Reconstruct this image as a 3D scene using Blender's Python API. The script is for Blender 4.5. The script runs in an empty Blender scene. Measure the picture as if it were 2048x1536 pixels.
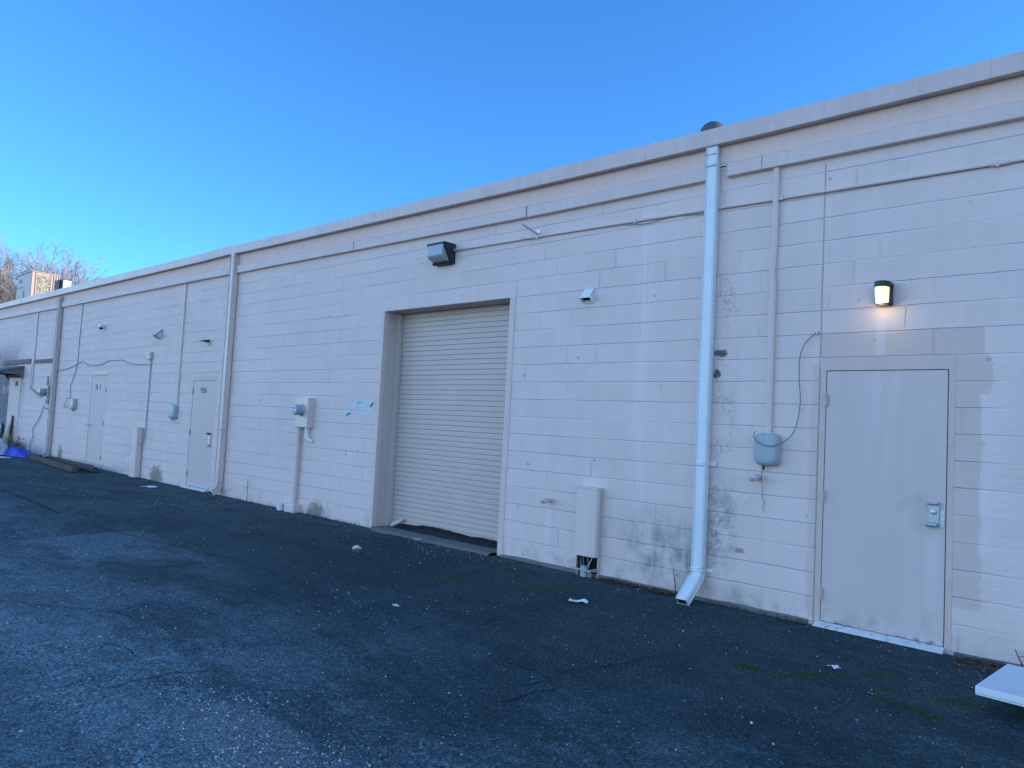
import bpy, bmesh, math, random
import numpy as np
from mathutils import Vector, Matrix, noise as mnoise
random.seed(7)
R = math.radians
scene = bpy.context.scene
col = scene.collection
interp = lambda x, t: float(np.interp(x, [p[0] for p in t], [p[1] for p in t]))

# ------------------------------------------------------------------ node helper
class S:
    """a socket or number with arithmetic that writes Math nodes"""
    def __init__(s, nt, v): s.nt, s.v = nt, v
    def _m(s, op, *a, clamp=False):
        n = s.nt.nodes.new('ShaderNodeMath'); n.operation = op; n.use_clamp = clamp
        for i, x in enumerate((s,) + a):
            x = x.v if isinstance(x, S) else x
            if isinstance(x, (int, float)): n.inputs[i].default_value = x
            else: s.nt.links.new(x, n.inputs[i])
        return S(s.nt, n.outputs[0])
    def __add__(s, o): return s._m('ADD', o)
    __radd__ = __add__
    def __sub__(s, o): return s._m('SUBTRACT', o)
    def __rsub__(s, o): return S(s.nt, o)._m('SUBTRACT', s)
    def __mul__(s, o): return s._m('MULTIPLY', o)
    __rmul__ = __mul__
    def __truediv__(s, o): return s._m('DIVIDE', o)
    def abs(s): return s._m('ABSOLUTE')
    def floor(s): return s._m('FLOOR')
    def fract(s): return s._m('FRACT')
    def max(s, o): return s._m('MAXIMUM', o)
    def min(s, o): return s._m('MINIMUM', o)
    def pow(s, o): return s._m('POWER', o)
    def clamp(s): return s._m('ADD', 0.0, clamp=True)
    def step(s, a, b, lo=0.0, hi=1.0):
        n = s.nt.nodes.new('ShaderNodeMapRange'); n.interpolation_type = 'SMOOTHSTEP'
        s.nt.links.new(s.v, n.inputs[0])
        if a > b: a, b, lo, hi = b, a, hi, lo
        for i, x in enumerate((a, b, lo, hi)): n.inputs[i + 1].default_value = x
        return S(s.nt, n.outputs[0])

class Mat:
    def __init__(m, name, color=(.5, .5, .5), rough=.7, spec=.3, metal=0.0):
        m.mat = bpy.data.materials.new(name); m.mat.use_nodes = True
        m.nt = m.mat.node_tree; m.b = m.nt.nodes['Principled BSDF']
        m.b.inputs['Base Color'].default_value = (*color, 1)
        m.b.inputs['Roughness'].default_value = rough
        m.b.inputs['Specular IOR Level'].default_value = spec
        m.b.inputs['Metallic'].default_value = metal
        m._pos = None
    def pos(m):
        if m._pos is None:
            g = m.nt.nodes.new('ShaderNodeNewGeometry')
            x = m.nt.nodes.new('ShaderNodeSeparateXYZ'); m.nt.links.new(g.outputs['Position'], x.inputs[0])
            m._pos = tuple(S(m.nt, x.outputs[i]) for i in range(3))
        return m._pos
    def vec(m, x, y, z=0.0):
        n = m.nt.nodes.new('ShaderNodeCombineXYZ')
        for i, a in enumerate((x, y, z)):
            if isinstance(a, S): m.nt.links.new(a.v, n.inputs[i])
            else: n.inputs[i].default_value = a
        return n.outputs[0]
    def noise(m, v, scale=1, detail=3, rough=.55, dist=0):
        n = m.nt.nodes.new('ShaderNodeTexNoise'); n.inputs['Scale'].default_value = scale
        n.inputs['Detail'].default_value = detail; n.inputs['Roughness'].default_value = rough
        n.inputs['Distortion'].default_value = dist
        m.nt.links.new(v, n.inputs['Vector']); return S(m.nt, n.outputs['Fac'])
    def voro(m, v, scale, feature='F1', out='Distance', rnd=1):
        n = m.nt.nodes.new('ShaderNodeTexVoronoi'); n.feature = feature
        n.inputs['Scale'].default_value = scale; n.inputs['Randomness'].default_value = rnd
        m.nt.links.new(v, n.inputs['Vector'])
        if out == 'Color':
            x = m.nt.nodes.new('ShaderNodeSeparateXYZ'); m.nt.links.new(n.outputs['Color'], x.inputs[0])
            return S(m.nt, n.outputs['Distance']), S(m.nt, x.outputs[0]), S(m.nt, x.outputs[1])
        return S(m.nt, n.outputs[out])
    def mix(m, fac, a, b, mode='MIX'):
        n = m.nt.nodes.new('ShaderNodeMix'); n.data_type = 'RGBA'; n.blend_type = mode
        for i, x in ((0, fac), (6, a), (7, b)):
            if isinstance(x, S): m.nt.links.new(x.v, n.inputs[i])
            elif isinstance(x, tuple): n.inputs[i].default_value = (*x, 1)
            elif isinstance(x, (int, float)): n.inputs[i].default_value = x
            else: m.nt.links.new(x, n.inputs[i])
        return n.outputs[2]
    def scale(m, c, f):
        n = m.nt.nodes.new('ShaderNodeVectorMath'); n.operation = 'SCALE'
        if isinstance(c, tuple): n.inputs[0].default_value = c
        else: m.nt.links.new(c, n.inputs[0])
        m.nt.links.new(f.v, n.inputs['Scale']); return n.outputs[0]
    def color(m, c): m.nt.links.new(c, m.b.inputs['Base Color'])
    def rough(m, r): m.nt.links.new(r.v, m.b.inputs['Roughness'])
    def bump(m, h, dist=.004, strength=1):
        n = m.nt.nodes.new('ShaderNodeBump'); n.inputs['Distance'].default_value = dist
        n.inputs['Strength'].default_value = strength
        m.nt.links.new(h.v, n.inputs['Height']); m.nt.links.new(n.outputs[0], m.b.inputs['Normal'])

def weathered(name, color, rough=.55, spec=.3, metal=0.0, var=.10, scale=3.0, streak=.06, grime=0.0, bump=.0006, grime_col=(.10, .10, .09)):
    m = Mat(name, color, rough, spec, metal); x, y, z = m.pos()
    v = m.vec(x, y, z)
    f = m.noise(v, scale, 5, .6) * (2 * var) + (1 - var)
    f = f * (m.noise(m.vec(x * 14.0, y * 14.0, z * .8), 1, 3) * (2 * streak) + (1 - streak))
    c = m.scale(color, f)
    if grime:
        g = m.noise(v, scale * 2.3, 6, .65).step(.52, .75) * grime
        c = m.mix(g, c, grime_col)
    m.color(c)
    m.rough(m.noise(v, scale * 3, 3) * .2 + (rough - .1))
    if bump: m.bump(m.noise(v, 60, 4, .6), bump * 3, 1)
    return m.mat

# ------------------------------------------------------------------ mesh builder
class MB:
    def __init__(s): s.v, s.f = [], []
    def add(s, vs, fs):
        o = len(s.v); s.v += [tuple(p) for p in vs]; s.f += [tuple(i + o for i in f) for f in fs]; return s
    def box(s, x0, x1, y0, y1, z0, z1):
        return s.add([(x0, y0, z0), (x1, y0, z0), (x1, y1, z0), (x0, y1, z0), (x0, y0, z1), (x1, y0, z1), (x1, y1, z1), (x0, y1, z1)],
                     [(0, 3, 2, 1), (4, 5, 6, 7), (0, 1, 5, 4), (1, 2, 6, 5), (2, 3, 7, 6), (3, 0, 4, 7)])
    def obox(s, c, ex, ey, ez):
        """oriented box: centre and three half-extent vectors"""
        c, ex, ey, ez = map(Vector, (c, ex, ey, ez)); vs = []
        for a, b, d in ((-1, -1, -1), (1, -1, -1), (1, 1, -1), (-1, 1, -1), (-1, -1, 1), (1, -1, 1), (1, 1, 1), (-1, 1, 1)):
            vs.append(c + ex * a + ey * b + ez * d)
        return s.add(vs, [(0, 3, 2, 1), (4, 5, 6, 7), (0, 1, 5, 4), (1, 2, 6, 5), (2, 3, 7, 6), (3, 0, 4, 7)])
    def loft(s, rings, cap=True):
        n = len(rings[0]); vs = [p for r in rings for p in r]; fs = []
        for k in range(len(rings) - 1):
            for i in range(n):
                j = (i + 1) % n
                fs.append((k * n + i, k * n + j, (k + 1) * n + j, (k + 1) * n + i))
        if cap: fs += [tuple(range(n - 1, -1, -1)), tuple(range((len(rings) - 1) * n, len(rings) * n))]
        return s.add(vs, fs)
    def prism_x(s, prof, x0, x1):
        """closed (y,z) profile extruded along x"""
        return s.loft([[(x0, y, z) for y, z in prof], [(x1, y, z) for y, z in prof]])
    def tube(s, pts, r, n=8, cap=True):
        pts = [Vector(p) for p in pts]; rings = []
        rr = r if isinstance(r, (list, tuple)) else [r] * len(pts)
        ref = None
        for i, p in enumerate(pts):
            t = (pts[min(i + 1, len(pts) - 1)] - pts[max(i - 1, 0)]).normalized()
            if ref is None:
                ref = Vector((0, 0, 1)) if abs(t.z) < .9 else Vector((0, 1, 0))
            a = t.cross(ref)
            if a.length < 1e-4: a = t.cross(Vector((1, 0, 0)))
            a.normalize(); b = a.cross(t).normalized(); ref = b
            rings.append([p + (a * math.cos(2 * math.pi * k / n) + b * math.sin(2 * math.pi * k / n)) * rr[i] for k in range(n)])
        return s.loft(rings, cap)
    def lathe(s, prof, c, axis, n=20, cap=True):
        """profile of (radius, distance along axis)"""
        axis = Vector(axis).normalized(); c = Vector(c)
        a = axis.orthogonal().normalized(); b = axis.cross(a)
        return s.loft([[c + axis * d + (a * math.cos(2 * math.pi * k / n) + b * math.sin(2 * math.pi * k / n)) * max(r, 1e-4) for k in range(n)] for r, d in prof], cap)
    def grid(s, xs, ys, fn):
        vs = [fn(x, y) for y in ys for x in xs]; n = len(xs); fs = []
        for j in range(len(ys) - 1):
            for i in range(n - 1): fs.append((j * n + i, j * n + i + 1, (j + 1) * n + i + 1, (j + 1) * n + i))
        return s.add(vs, fs)
    def build(s, name, mat, parent=None, bevel=0, seg=2, smooth=False, auto=None, fix=True):
        me = bpy.data.meshes.new(name)
        o = bpy.data.objects.new(name, me); col.objects.link(o)
        org = Vector((0, 0, 0))
        if parent is not None:
            o.parent = parent
            q = parent
            while q is not None: org += q.location; q = q.parent
        me.from_pydata([Vector(p) - org for p in s.v], [], s.f)
        bm = bmesh.new(); bm.from_mesh(me)
        if fix: bmesh.ops.recalc_face_normals(bm, faces=bm.faces)
        if bevel:
            es = [e for e in bm.edges if len(e.link_faces) == 2 and e.calc_face_angle(0) > R(30)]
            bmesh.ops.bevel(bm, geom=es, offset=bevel, segments=seg, profile=.6, affect='EDGES', clamp_overlap=True)
        if smooth or auto:
            for f in bm.faces: f.smooth = True
            if auto:
                for e in bm.edges:
                    if len(e.link_faces) == 2 and e.calc_face_angle(0) > R(auto): e.smooth = False
        bm.to_mesh(me); bm.free(); me.update()
        if mat: me.materials.append(mat)
        return o

def tag(o, label=None, cat=None, group=None, kind=None):
    for k, v in (('label', label), ('category', cat), ('group', group), ('kind', kind)):
        if v: o[k] = v
    return o
def thing(name, loc, label, cat, group=None):
    o = bpy.data.objects.new(name, None); col.objects.link(o); o.location = loc; o.empty_display_size = .1
    bpy.context.view_layer.update()
    return tag(o, label, cat, group)
def text(name, body, x, z, h, w, mat, parent, y):
    """flat lettering on a wall facing -y, left-bottom corner at x, z"""
    cu = bpy.data.curves.new(name, 'FONT'); cu.body = body; cu.offset = .018; cu.extrude = 0
    t = bpy.data.objects.new(name, cu); col.objects.link(t); bpy.context.view_layer.update()
    me = bpy.data.meshes.new_from_object(t.evaluated_get(bpy.context.evaluated_depsgraph_get()))
    bpy.data.objects.remove(t)
    xs = [v.co.x for v in me.vertices]; ys = [v.co.y for v in me.vertices]
    m = MB(); m.v = [(x + (v.co.x - min(xs)) / (max(xs) - min(xs)) * w, y, z + (v.co.y - min(ys)) / (max(ys) - min(ys)) * h) for v in me.vertices]
    m.f = [tuple(p.vertices) for p in me.polygons]
    bpy.data.meshes.remove(me)
    return m.build(name, mat, parent, fix=False)

# ------------------------------------------------------------------ materials
PAINT = (.78, .60, .54)
def wall_material():
    m = Mat('painted_block', PAINT, .75, .2); x, y, z = m.pos()
    v = m.vec(x, y, z)
    wob = (m.noise(m.vec(x, 0., z * .6), 2.2, 3) - .5) * .016
    zz = (z + wob - .226) / .2032
    row = (zz + .5).floor()            # joint index
    dz = ((zz + .5).fract() - .5).abs() * .2032
    course = zz.floor()
    wx = (m.noise(m.vec(x * .5, 3., z * 3.), 3., 2) - .5) * .02
    xx = (x + wx) / .4064 + course * .5
    dx = ((xx + .5).fract() - .5).abs() * .4064
    smoothed = x.step(1.02, 1.32) * z.step(2.30, 2.22)      # parged area right of the near door
    # presence of each joint along its length
    mh = m.noise(m.vec(x * .9, row * 7.31, 1.7), 1.0, 3).step(.32, .56, .15, 1.0)
    mh = mh * (1 - smoothed * .8)
    col_id = (xx + .5).floor()
    mv = m.noise(m.vec(col_id * 3.17, course * 5.9, z * 1.5), 1.0, 1).step(.55, .70) * .55
    mv = mv * (1 - smoothed)
    wid = m.noise(v, 16, 2) * .008 + .0075
    sd = ((zz + .5).fract() - .5) * .2032
    gh = (1 - (sd.max(0.0) / .0032 + (sd * -1.0).max(0.0) / (wid * 1.25)).clamp()) * mh
    gv = (1 - (dx / wid).clamp()).pow(.7) * mv
    # control joint left of the near door
    dj = ((x + .058 + (m.noise(m.vec(0., 0., z), 3, 3) - .5) * .02)).abs()
    gj = (1 - (dj / .008).clamp()) * .8 * z.step(3.97, 3.95)
    fine = m.noise(v, 38, 5, .65)
    mid = m.noise(v, 7, 4, .6)
    pit = m.voro(v, 7.5, out='Color')
    pits = (pit[0] + (m.noise(v, 40, 4, .7) - .5) * .16).step(.13, .07) * pit[1].step(.80, .86)
    pits = pits * m.noise(v, 1.1, 2).step(.42, .58)
    trowel = m.noise(m.vec(x * 1.2, y, z * 9.0), 3, 4, .6, .6) * smoothed
    pore = m.voro(v, 34, out='Color')
    pores = pore[0].step(.22, .06) * pore[1].step(.62, .8)
    h = (gh.max(gv).max(gj)) * -1.0 + fine * .12 + mid * .26 + pores * -.15 + pits * -.8 + trowel * .55
    m.bump(h, .012, 1.0)
    # colour
    big = m.noise(v, .55, 4, .6) * .18 + .91 + (m.noise(v, 4.5, 5, .7) - .5) * .10
    blk = m.noise(m.vec((xx).floor() * 2.3, course * 4.1, 0.), 1.0, 0) * .10 + .95
    streak = m.noise(m.vec(x * 9.0, 2., z * .5), 1.0, 4, .6) * .12 + .94
    c = m.scale(PAINT, big * blk * streak * (fine * .10 + .95))
    crack = m.noise(v, 11, 4, .7).step(.40, .62)
    gc = (1 - ((sd - .0022).abs() / .0034).clamp()) * mh
    c = m.mix((gc * (crack * .27 + .03)).max(gv * .25).max(gj * .35).clamp(), c, (.22, .17, .16))
    lit_lip = (1 - ((sd + .0055).abs() / .0050).clamp()) * mh      # sky light on the lower lip of each joint, painted in pale
    c = m.mix(lit_lip * .55, c, (.92, .78, .74))
    c = m.mix(pits * .5, c, (.16, .14, .14))
    # paint patched in another tone round the near door
    en = (m.noise(v, 4.5, 8, .72) - .5) * .20
    xe = x + en
    def rect(xa, xb, za, zb, s=.006): return xe.step(xa - s, xa + s) * xe.step(xb + s, xb - s) * z.step(za - s, za + s) * z.step(zb + s, zb - s)
    def hard(xa, xb, za, zb, s=.005): return x.step(xa - s, xa + s) * x.step(xb + s, xb - s) * z.step(za - s, za + s) * z.step(zb + s, zb - s)
    patch = hard(-.06, 1.15, 2.262, 2.466).max(rect(.90, 1.14, .35, 2.0)).max(rect(.9, 1.20 , 1.95, 2.255)).max(rect(-.125, .02, .05, 2.2, .02) * .8)
    c = m.mix(patch * .8, c, (.66, .485, .42))
    lite = rect(1.14, 1.22, .75, 1.98, .045)
    c = m.mix(lite * .14, c, (.84, .78, .76))
    # white run-off streaks
    sn = m.noise(m.vec(x * 26, 0., z * 1.3), 1, 3).step(.38, .62)
    run = ((x + 1.86).abs().step(.13, .03) * z.step(.5, 1.1) * z.step(4.0, 3.7) * sn).max((x - .42).abs().step(.06, .02) * z.step(2.05, 2.2) * z.step(2.75, 2.5) * .8)
    run = run.max((x + 3.0).abs().step(.07, .02) * z.step(.05, .3) * z.step(.75, .6) * .7).max((x + 2.42).abs().step(.16, .05) * z.step(.9, .95) * z.step(1.2, 1.0) * .4)
    c = m.mix(run * .32, c, (.86, .80, .80))
    # black mould beside the white downspout, grey mould at the foot of the wall
    sp = m.noise(v, 24, 6, .75)
    mo = (x + .93).abs().step(.17, .02) * z.step(.1, .4) * z.step(3.9, 2.6) * m.noise(m.vec(x * 2, 0., z), 2.6, 3).step(.42, .62)
    mo = mo * sp.step(.44, .60)
    c = m.mix(mo * .45, c, (.11, .115, .12))
    mo1 = (x + .95).abs().step(.24, .08) * z.step(.15, .5) * z.step(1.35, .8) * m.noise(v, 5, 5, .7).step(.36, .60)
    c = m.mix(mo1 * (sp.step(.3, .7) * .5 + .2), c, (.16, .17, .17))
    mo2 = x.step(-2.4, -1.45) * x.step(-1.0, -1.12) * z.step(.98, .40) * z.step(.0, .3, .55, 1.) * m.noise(v, 4.5, 6, .68).step(.33, .66)
    vst = m.noise(m.vec(x * 22, 0., z * 3.), 1, 4, .6).step(.3, .7)
    c = m.mix((mo2 * (vst * .50 + .48) * (sp * .6 + .65)).min(.8), c, (.17, .175, .17))
    leak = (x + .3).abs().step(.75, .3) * z.step(.32, .02) * m.noise(v, 3.5, 6, .7).step(.42, .66)
    c = m.mix(leak * .45, c, (.24, .23, .21))
    dirt = z.step(.30, .0) * m.noise(m.vec(x * 1.5, 0., z * 2.), 2.4, 5, .65).step(.44, .72)
    c = m.mix(dirt * .55, c, (.25, .235, .20))
    def blob(cx, cz, rx, rz):
        q = ((x - cx) / rx).pow(2.0) + ((z - cz) / rz).pow(2.0) + (m.noise(v, 13, 7, .78) - .5) * 4.2
        return q.step(1.05, .25)
    soot = blob(-13.72, .06, .38, .30).max(blob(-7.65, .03, .28, .20)).max(blob(-20.1, .1, .2, .35))
    c = m.mix(soot * .75, c, (.16, .135, .10))
    spall = blob(-.985, 2.325, .085, .042).max(blob(-1.02, 2.125, .045, .055)).max(blob(-.74, .51, .06, .03) * .6)
    c = m.mix(spall * .9, c, (.055, .06, .065))
    chip = blob(-.80, 1.02, .045, .03).max(blob(-.70, 1.0, .03, .025))
    c = m.mix(chip * .8, c, (.72, .68, .62))
    # wall tone goes dark blue toward the far end
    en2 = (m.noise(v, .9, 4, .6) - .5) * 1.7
    far_dark = (x + en2).step(-23.6, -25.6) * (z + en2 * .4).step(3.7, 2.3) * m.noise(v, 1.2, 4).step(.15, .5)
    far_dark = far_dark * (1 - (x + 25.0).abs().step(.75, .55) * z.step(2.3, 2.2) * .75)
    c = m.mix(far_dark * .80, c, (.055, .07, .11))
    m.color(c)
    return m.mat

def asphalt_material():
    m = Mat('asphalt', (.04, .045, .05), .85, .3); x, y, z = m.pos()
    v = m.vec(x, y, z)
    big = m.noise(v, .35, 4, .55); med = m.noise(v, 1.3, 5, .62, .4)
    # worn, paler asphalt toward the open lot and the near-left corner
    d = y * -1.0 + (med - .5) * 1.7 + (big - .5) * 1.5
    worn = d.step(2.6, 5.2) * x.step(3.5, -.6)
    worn = worn.max(d.step(4.6, 6.0) * .8)
    base = m.mix(big.step(.3, .7), (.014, .042, .047), (.029, .066, .071))
    base = m.mix((m.noise(v, 1.9, 8, .7).step(.48, .60)) * .55, base, (.046, .088, .092))
    base = m.mix(worn * .85, base, (.145, .192, .202))
    # smooth repair patch further left with a straight far edge
    px = x + (m.noise(v, 3, 3) - .5) * .10; py = y + (m.noise(v, 2.5, 3) - .5) * .10
    rep = (px + .09 * py).step(-7.62, -7.58) * py.step(-2.6, -2.9) * (px + py * -.4).step(-3.3, -4.5)
    base = m.mix(rep * .65, base, (.120, .165, .178))
    # drips and damp dark areas
    damp = m.noise(m.vec(x * .55, y * 1.3, 0.), 1.2, 7, .66).step(.46, .58)
    base = m.mix(damp * (1 - worn * .55) * .70, base, (.006, .026, .031))
    grit = m.noise(v, 34, 5, .75)
    base = m.scale(base, (grit - .5) * 2.6 + 1.0)
    mott = m.noise(v, 6.5, 6, .72)
    base = m.scale(base, (mott - .5) * 1.5 + 1.0)
    # dusty patch of loose fines near the bottom of the frame, smooth old patch beside the pothole edge
    dusty = ((x + .95) / .75).pow(2.0) + ((y + 4.62) / .28).pow(2.0) + (m.noise(v, 4, 5, .7) - .5) * 2.2
    base = m.mix(dusty.step(1.0, .2) * .55, base, (.20, .205, .20))
    pot = ((x + 2.57) / .17).pow(2.0) + ((y + 4.66) / .10).pow(2.0) + (m.noise(v, 6, 4, .6) - .5) * 1.2
    potm = pot.step(1.0, .7)
    wet = (y * -1.0 + (m.noise(v, .9, 6, .65) - .5) * 2.2).step(3.3, 1.7) * x.step(-9.5, -5.5) * x.step(1.9, .6) * y.step(-.1, -.5)
    base = m.mix(wet * .50, base, (.006, .026, .031))
    # aggregate, coarse where the surface is worn
    dc, rc0, rc1 = m.voro(v, 52, out='Color')
    coarse = worn * m.noise(v, 1.6, 4, .6).step(.40, .60) * (1 - potm)
    base = m.scale(base, (rc0 * 1.1 + .45) * coarse + (1 - coarse))
    base = m.mix(potm * .7, base, (.082, .100, .098))
    dist, ra, rb = m.voro(v, 120, out='Color')
    agg = ra.step(.0, 1.0, .42, 1.62)
    base = m.scale(base, agg * (m.noise(v, 300, 2) * .6 + .7))
    d2, rc, rd = m.voro(v, 75, out='Color')
    spk = rc.step(.93, .97) * d2.step(.5, .35)
    base = m.mix(spk * (worn * .4 + .5), base, (.36, .37, .37))
    hole = m.noise(v, 22, 5, .7).step(.36, .30) * worn
    base = m.mix(hole * .6, base, (.017, .024, .027))
    # a warm tinge of sand near the wall and a few faded red paint marks
    sand = y.step(-.55, -.02) * m.noise(v, 5, 5, .65).step(.45, .70)
    base = m.mix(sand * .35, base, (.11, .10, .085))
    red = ((x + 8.9).abs().step(1.3, .2) * (y + 2.75 + (x + 8.9) * .10).abs().step(.10, .02)) * m.noise(v, 6, 4).step(.5, .6)
    base = m.mix(red * .25, base, (.16, .03, .03))
    # pale tyre marks
    ty = (y + 2.2 + (x + .8) * .08 + (m.noise(v, 1.2, 2) - .5) * .10)
    tread = ((x * 22.0 + ty * 14.0).fract() - .5).abs().step(.12, .3)
    tm = ty.abs().step(.16, .11) * tread * x.step(-1.7, -1.2) * x.step(.5, .1)
    base = m.mix(tm * .16, base, (.12, .13, .135))
    m.color(base)
    h = dc * coarse * -1.6 + m.voro(v, 120) * -.5 + m.noise(v, 60, 4, .7) * .7 + m.noise(v, 9, 4, .6) * 1.2
    m.bump(h, .008, .9)
    m.rough(m.noise(v, 3, 3) * .2 + .72)
    return m.mat

M = {}
M['wall'] = wall_material()
M['asphalt'] = asphalt_material()
M['trim'] = weathered('trim_paint', (0.740, 0.550, 0.490), .6, var=.07, scale=1.4, streak=.10, grime=.18, grime_col=(.30, .25, .22))
M['fascia'] = weathered('fascia_metal', (0.670, 0.500, 0.450), .45, .4, var=.12, scale=.9, streak=.16, grime=.25, grime_col=(.26, .20, .18))
M['band'] = weathered('band_paint', (0.800, 0.555, 0.475), .75, var=.08, scale=1.1, streak=.08, grime=.12, grime_col=(.4, .33, .28))
M['door'] = weathered('door_paint', (0.660, 0.500, 0.465), .55, .25, var=.06, scale=1.3, streak=.07, grime=.10, grime_col=(.50, .42, .36), bump=.0002)
M['frame'] = weathered('door_frame_paint', (0.660, 0.485, 0.420), .5, .35, var=.07, scale=3, streak=.06, grime=.22, grime_col=(.28, .24, .21))
M['jamb'] = weathered('jamb_paint', (0.620, 0.480, 0.420), .65, var=.07, scale=1.4, streak=.06, grime=.12, grime_col=(.3, .26, .22))
M['curtain'] = weathered('shutter_paint', (0.590, 0.465, 0.405), .45, .4, var=.06, scale=.8, streak=.05, grime=.10, grime_col=(.42, .36, .31), bump=.0001)
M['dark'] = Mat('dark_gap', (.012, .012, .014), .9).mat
M['white_metal'] = weathered('white_enamel', (0.760, 0.765, 0.770), .38, .45, var=.06, scale=2, streak=.09, grime=.22, grime_col=(.55, .54, .5), bump=.0001)
M['panel'] = weathered('scuffed_white_panel', (.74, .75, .76), .45, .4, var=.07, scale=3.5, streak=.04, grime=.35, grime_col=(.46, .45, .42), bump=.0003)
M['beige_metal'] = weathered('beige_enamel', (0.730, 0.575, 0.515), .4, .45, var=.06, scale=1.2, streak=.06, grime=.12, grime_col=(.34, .30, .26), bump=.0002)
M['grey_metal'] = weathered('grey_beige_enamel', (0.560, 0.480, 0.430), .45, .4, var=.08, scale=1.2, streak=.06, grime=.18, grime_col=(.28, .26, .24), bump=.0002)
M['pipe_paint'] = weathered('pipe_paint', (0.720, 0.560, 0.500), .55, .3, var=.08, scale=4, grime=.15, grime_col=(.3, .25, .22))
M['plastic'] = weathered('grey_plastic', (.37, .40, .41), .38, .45, var=.05, scale=4, streak=.05, grime=.06, grime_col=(.2, .2, .2), bump=.0001)
M['vent_grey'] = weathered('dull_grey_vent', (.085, .095, .105), .6, .3, var=.1, scale=8)
M['galv'] = weathered('galvanised_steel', (.50, .51, .52), .38, .5, .7, var=.12, scale=9, grime=.2, grime_col=(.2, .18, .16))
M['cable_dark'] = Mat('cable_grey', (0.200, 0.200, 0.205), .6).mat
M['cable_paint'] = Mat('painted_cable', (.36, .32, .30), .6).mat
M['black'] = weathered('black_enamel', (.018, .02, .024), .4, .45, var=.15, scale=9, streak=.05, bump=.0002)
M['bronze'] = weathered('bronze_enamel', (.022, .026, .034), .5, .4, var=.2, scale=9, bump=.0002)
M['glass'] = None
M['concrete'] = weathered('concrete', (0.175, 0.168, 0.152), .9, .2, var=.25, scale=4, streak=.05, grime=.5, grime_col=(.07, .08, .06), bump=.002)
M['rubber'] = weathered('black_plastic_film', (0.008, 0.010, 0.012), .6, .2, var=.25, scale=6, grime=.2, grime_col=(.10, .10, .10), bump=.001)
M['digits'] = Mat('black_numeral_paint', (.02, .02, .024), .6).mat
M['steel'] = weathered('brushed_steel', (.44, .46, .48), .35, .5, .6, var=.10, scale=20, grime=.15, grime_col=(.15, .13, .11))
M['wood'] = weathered('weathered_timber', (0.105, 0.080, 0.065), .85, .2, var=.3, scale=5, streak=.2, grime=.3, grime_col=(.05, .045, .04), bump=.002)
M['grey_wood'] = weathered('grey_board', (.20, .18, .18), .85, .2, var=.25, scale=5, streak=.2, grime=.3, grime_col=(.07, .06, .06), bump=.001)
M['blue_tarp'] = weathered('blue_tarp_plastic', (.008, .045, .50), .42, .4, var=.2, scale=6, grime=.15, grime_col=(.02, .05, .25))
M['bag'] = weathered('white_bag_plastic', (.55, .55, .55), .45, .4, var=.15, scale=6, grime=.25, grime_col=(.3, .26, .22))
M['tan_metal'] = weathered('tan_unit_metal', (0.430, 0.330, 0.290), .5, .4, var=.08, scale=1.5, grime=.15, grime_col=(.3, .2, .14))
M['paper'] = weathered('paper', (.78, .78, .76), .8, .2, var=.05, scale=8, grime=.1, grime_col=(.5, .48, .44))
M['moss'] = weathered('moss_green', (0.075, 0.085, 0.026), .95, .1, var=.5, scale=18, bump=0)
M['weed'] = weathered('weed_leaf', (0.240, 0.220, 0.100), .8, .2, var=.4, scale=12, bump=0)
M['stem'] = weathered('dry_stem', (.10, .075, .05), .9, .1, var=.3, scale=20, bump=0)
M['leaf'] = weathered('dead_leaf', (.13, .075, .045), .9, .1, var=.5, scale=14, bump=0)
M['stone'] = weathered('pale_stone', (0.700, 0.660, 0.480), .8, .2, var=.15, scale=20, bump=.001)
M['gravel'] = weathered('gravel_chips', (0.640, 0.645, 0.630), .85, .2, var=.45, scale=9, bump=0)
M['bark'] = weathered('bark', (0.300, 0.275, 0.265), .95, .1, var=.2, scale=.5, bump=0)
M['crack'] = weathered('crack_fill', (.010, .013, .016), .95, .1, var=.3, scale=8, bump=0)
M['graffiti'] = weathered('cyan_marker', (.40, .78, .84), .7, .2, var=.2, scale=20, bump=0)
M['roof'] = weathered('roof_membrane', (.30, .29, .28), .9, .2, var=.2, scale=.8)
M['pink_pipe'] = Mat('pipe_ends', (.50, .36, .34), .5).mat
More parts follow.
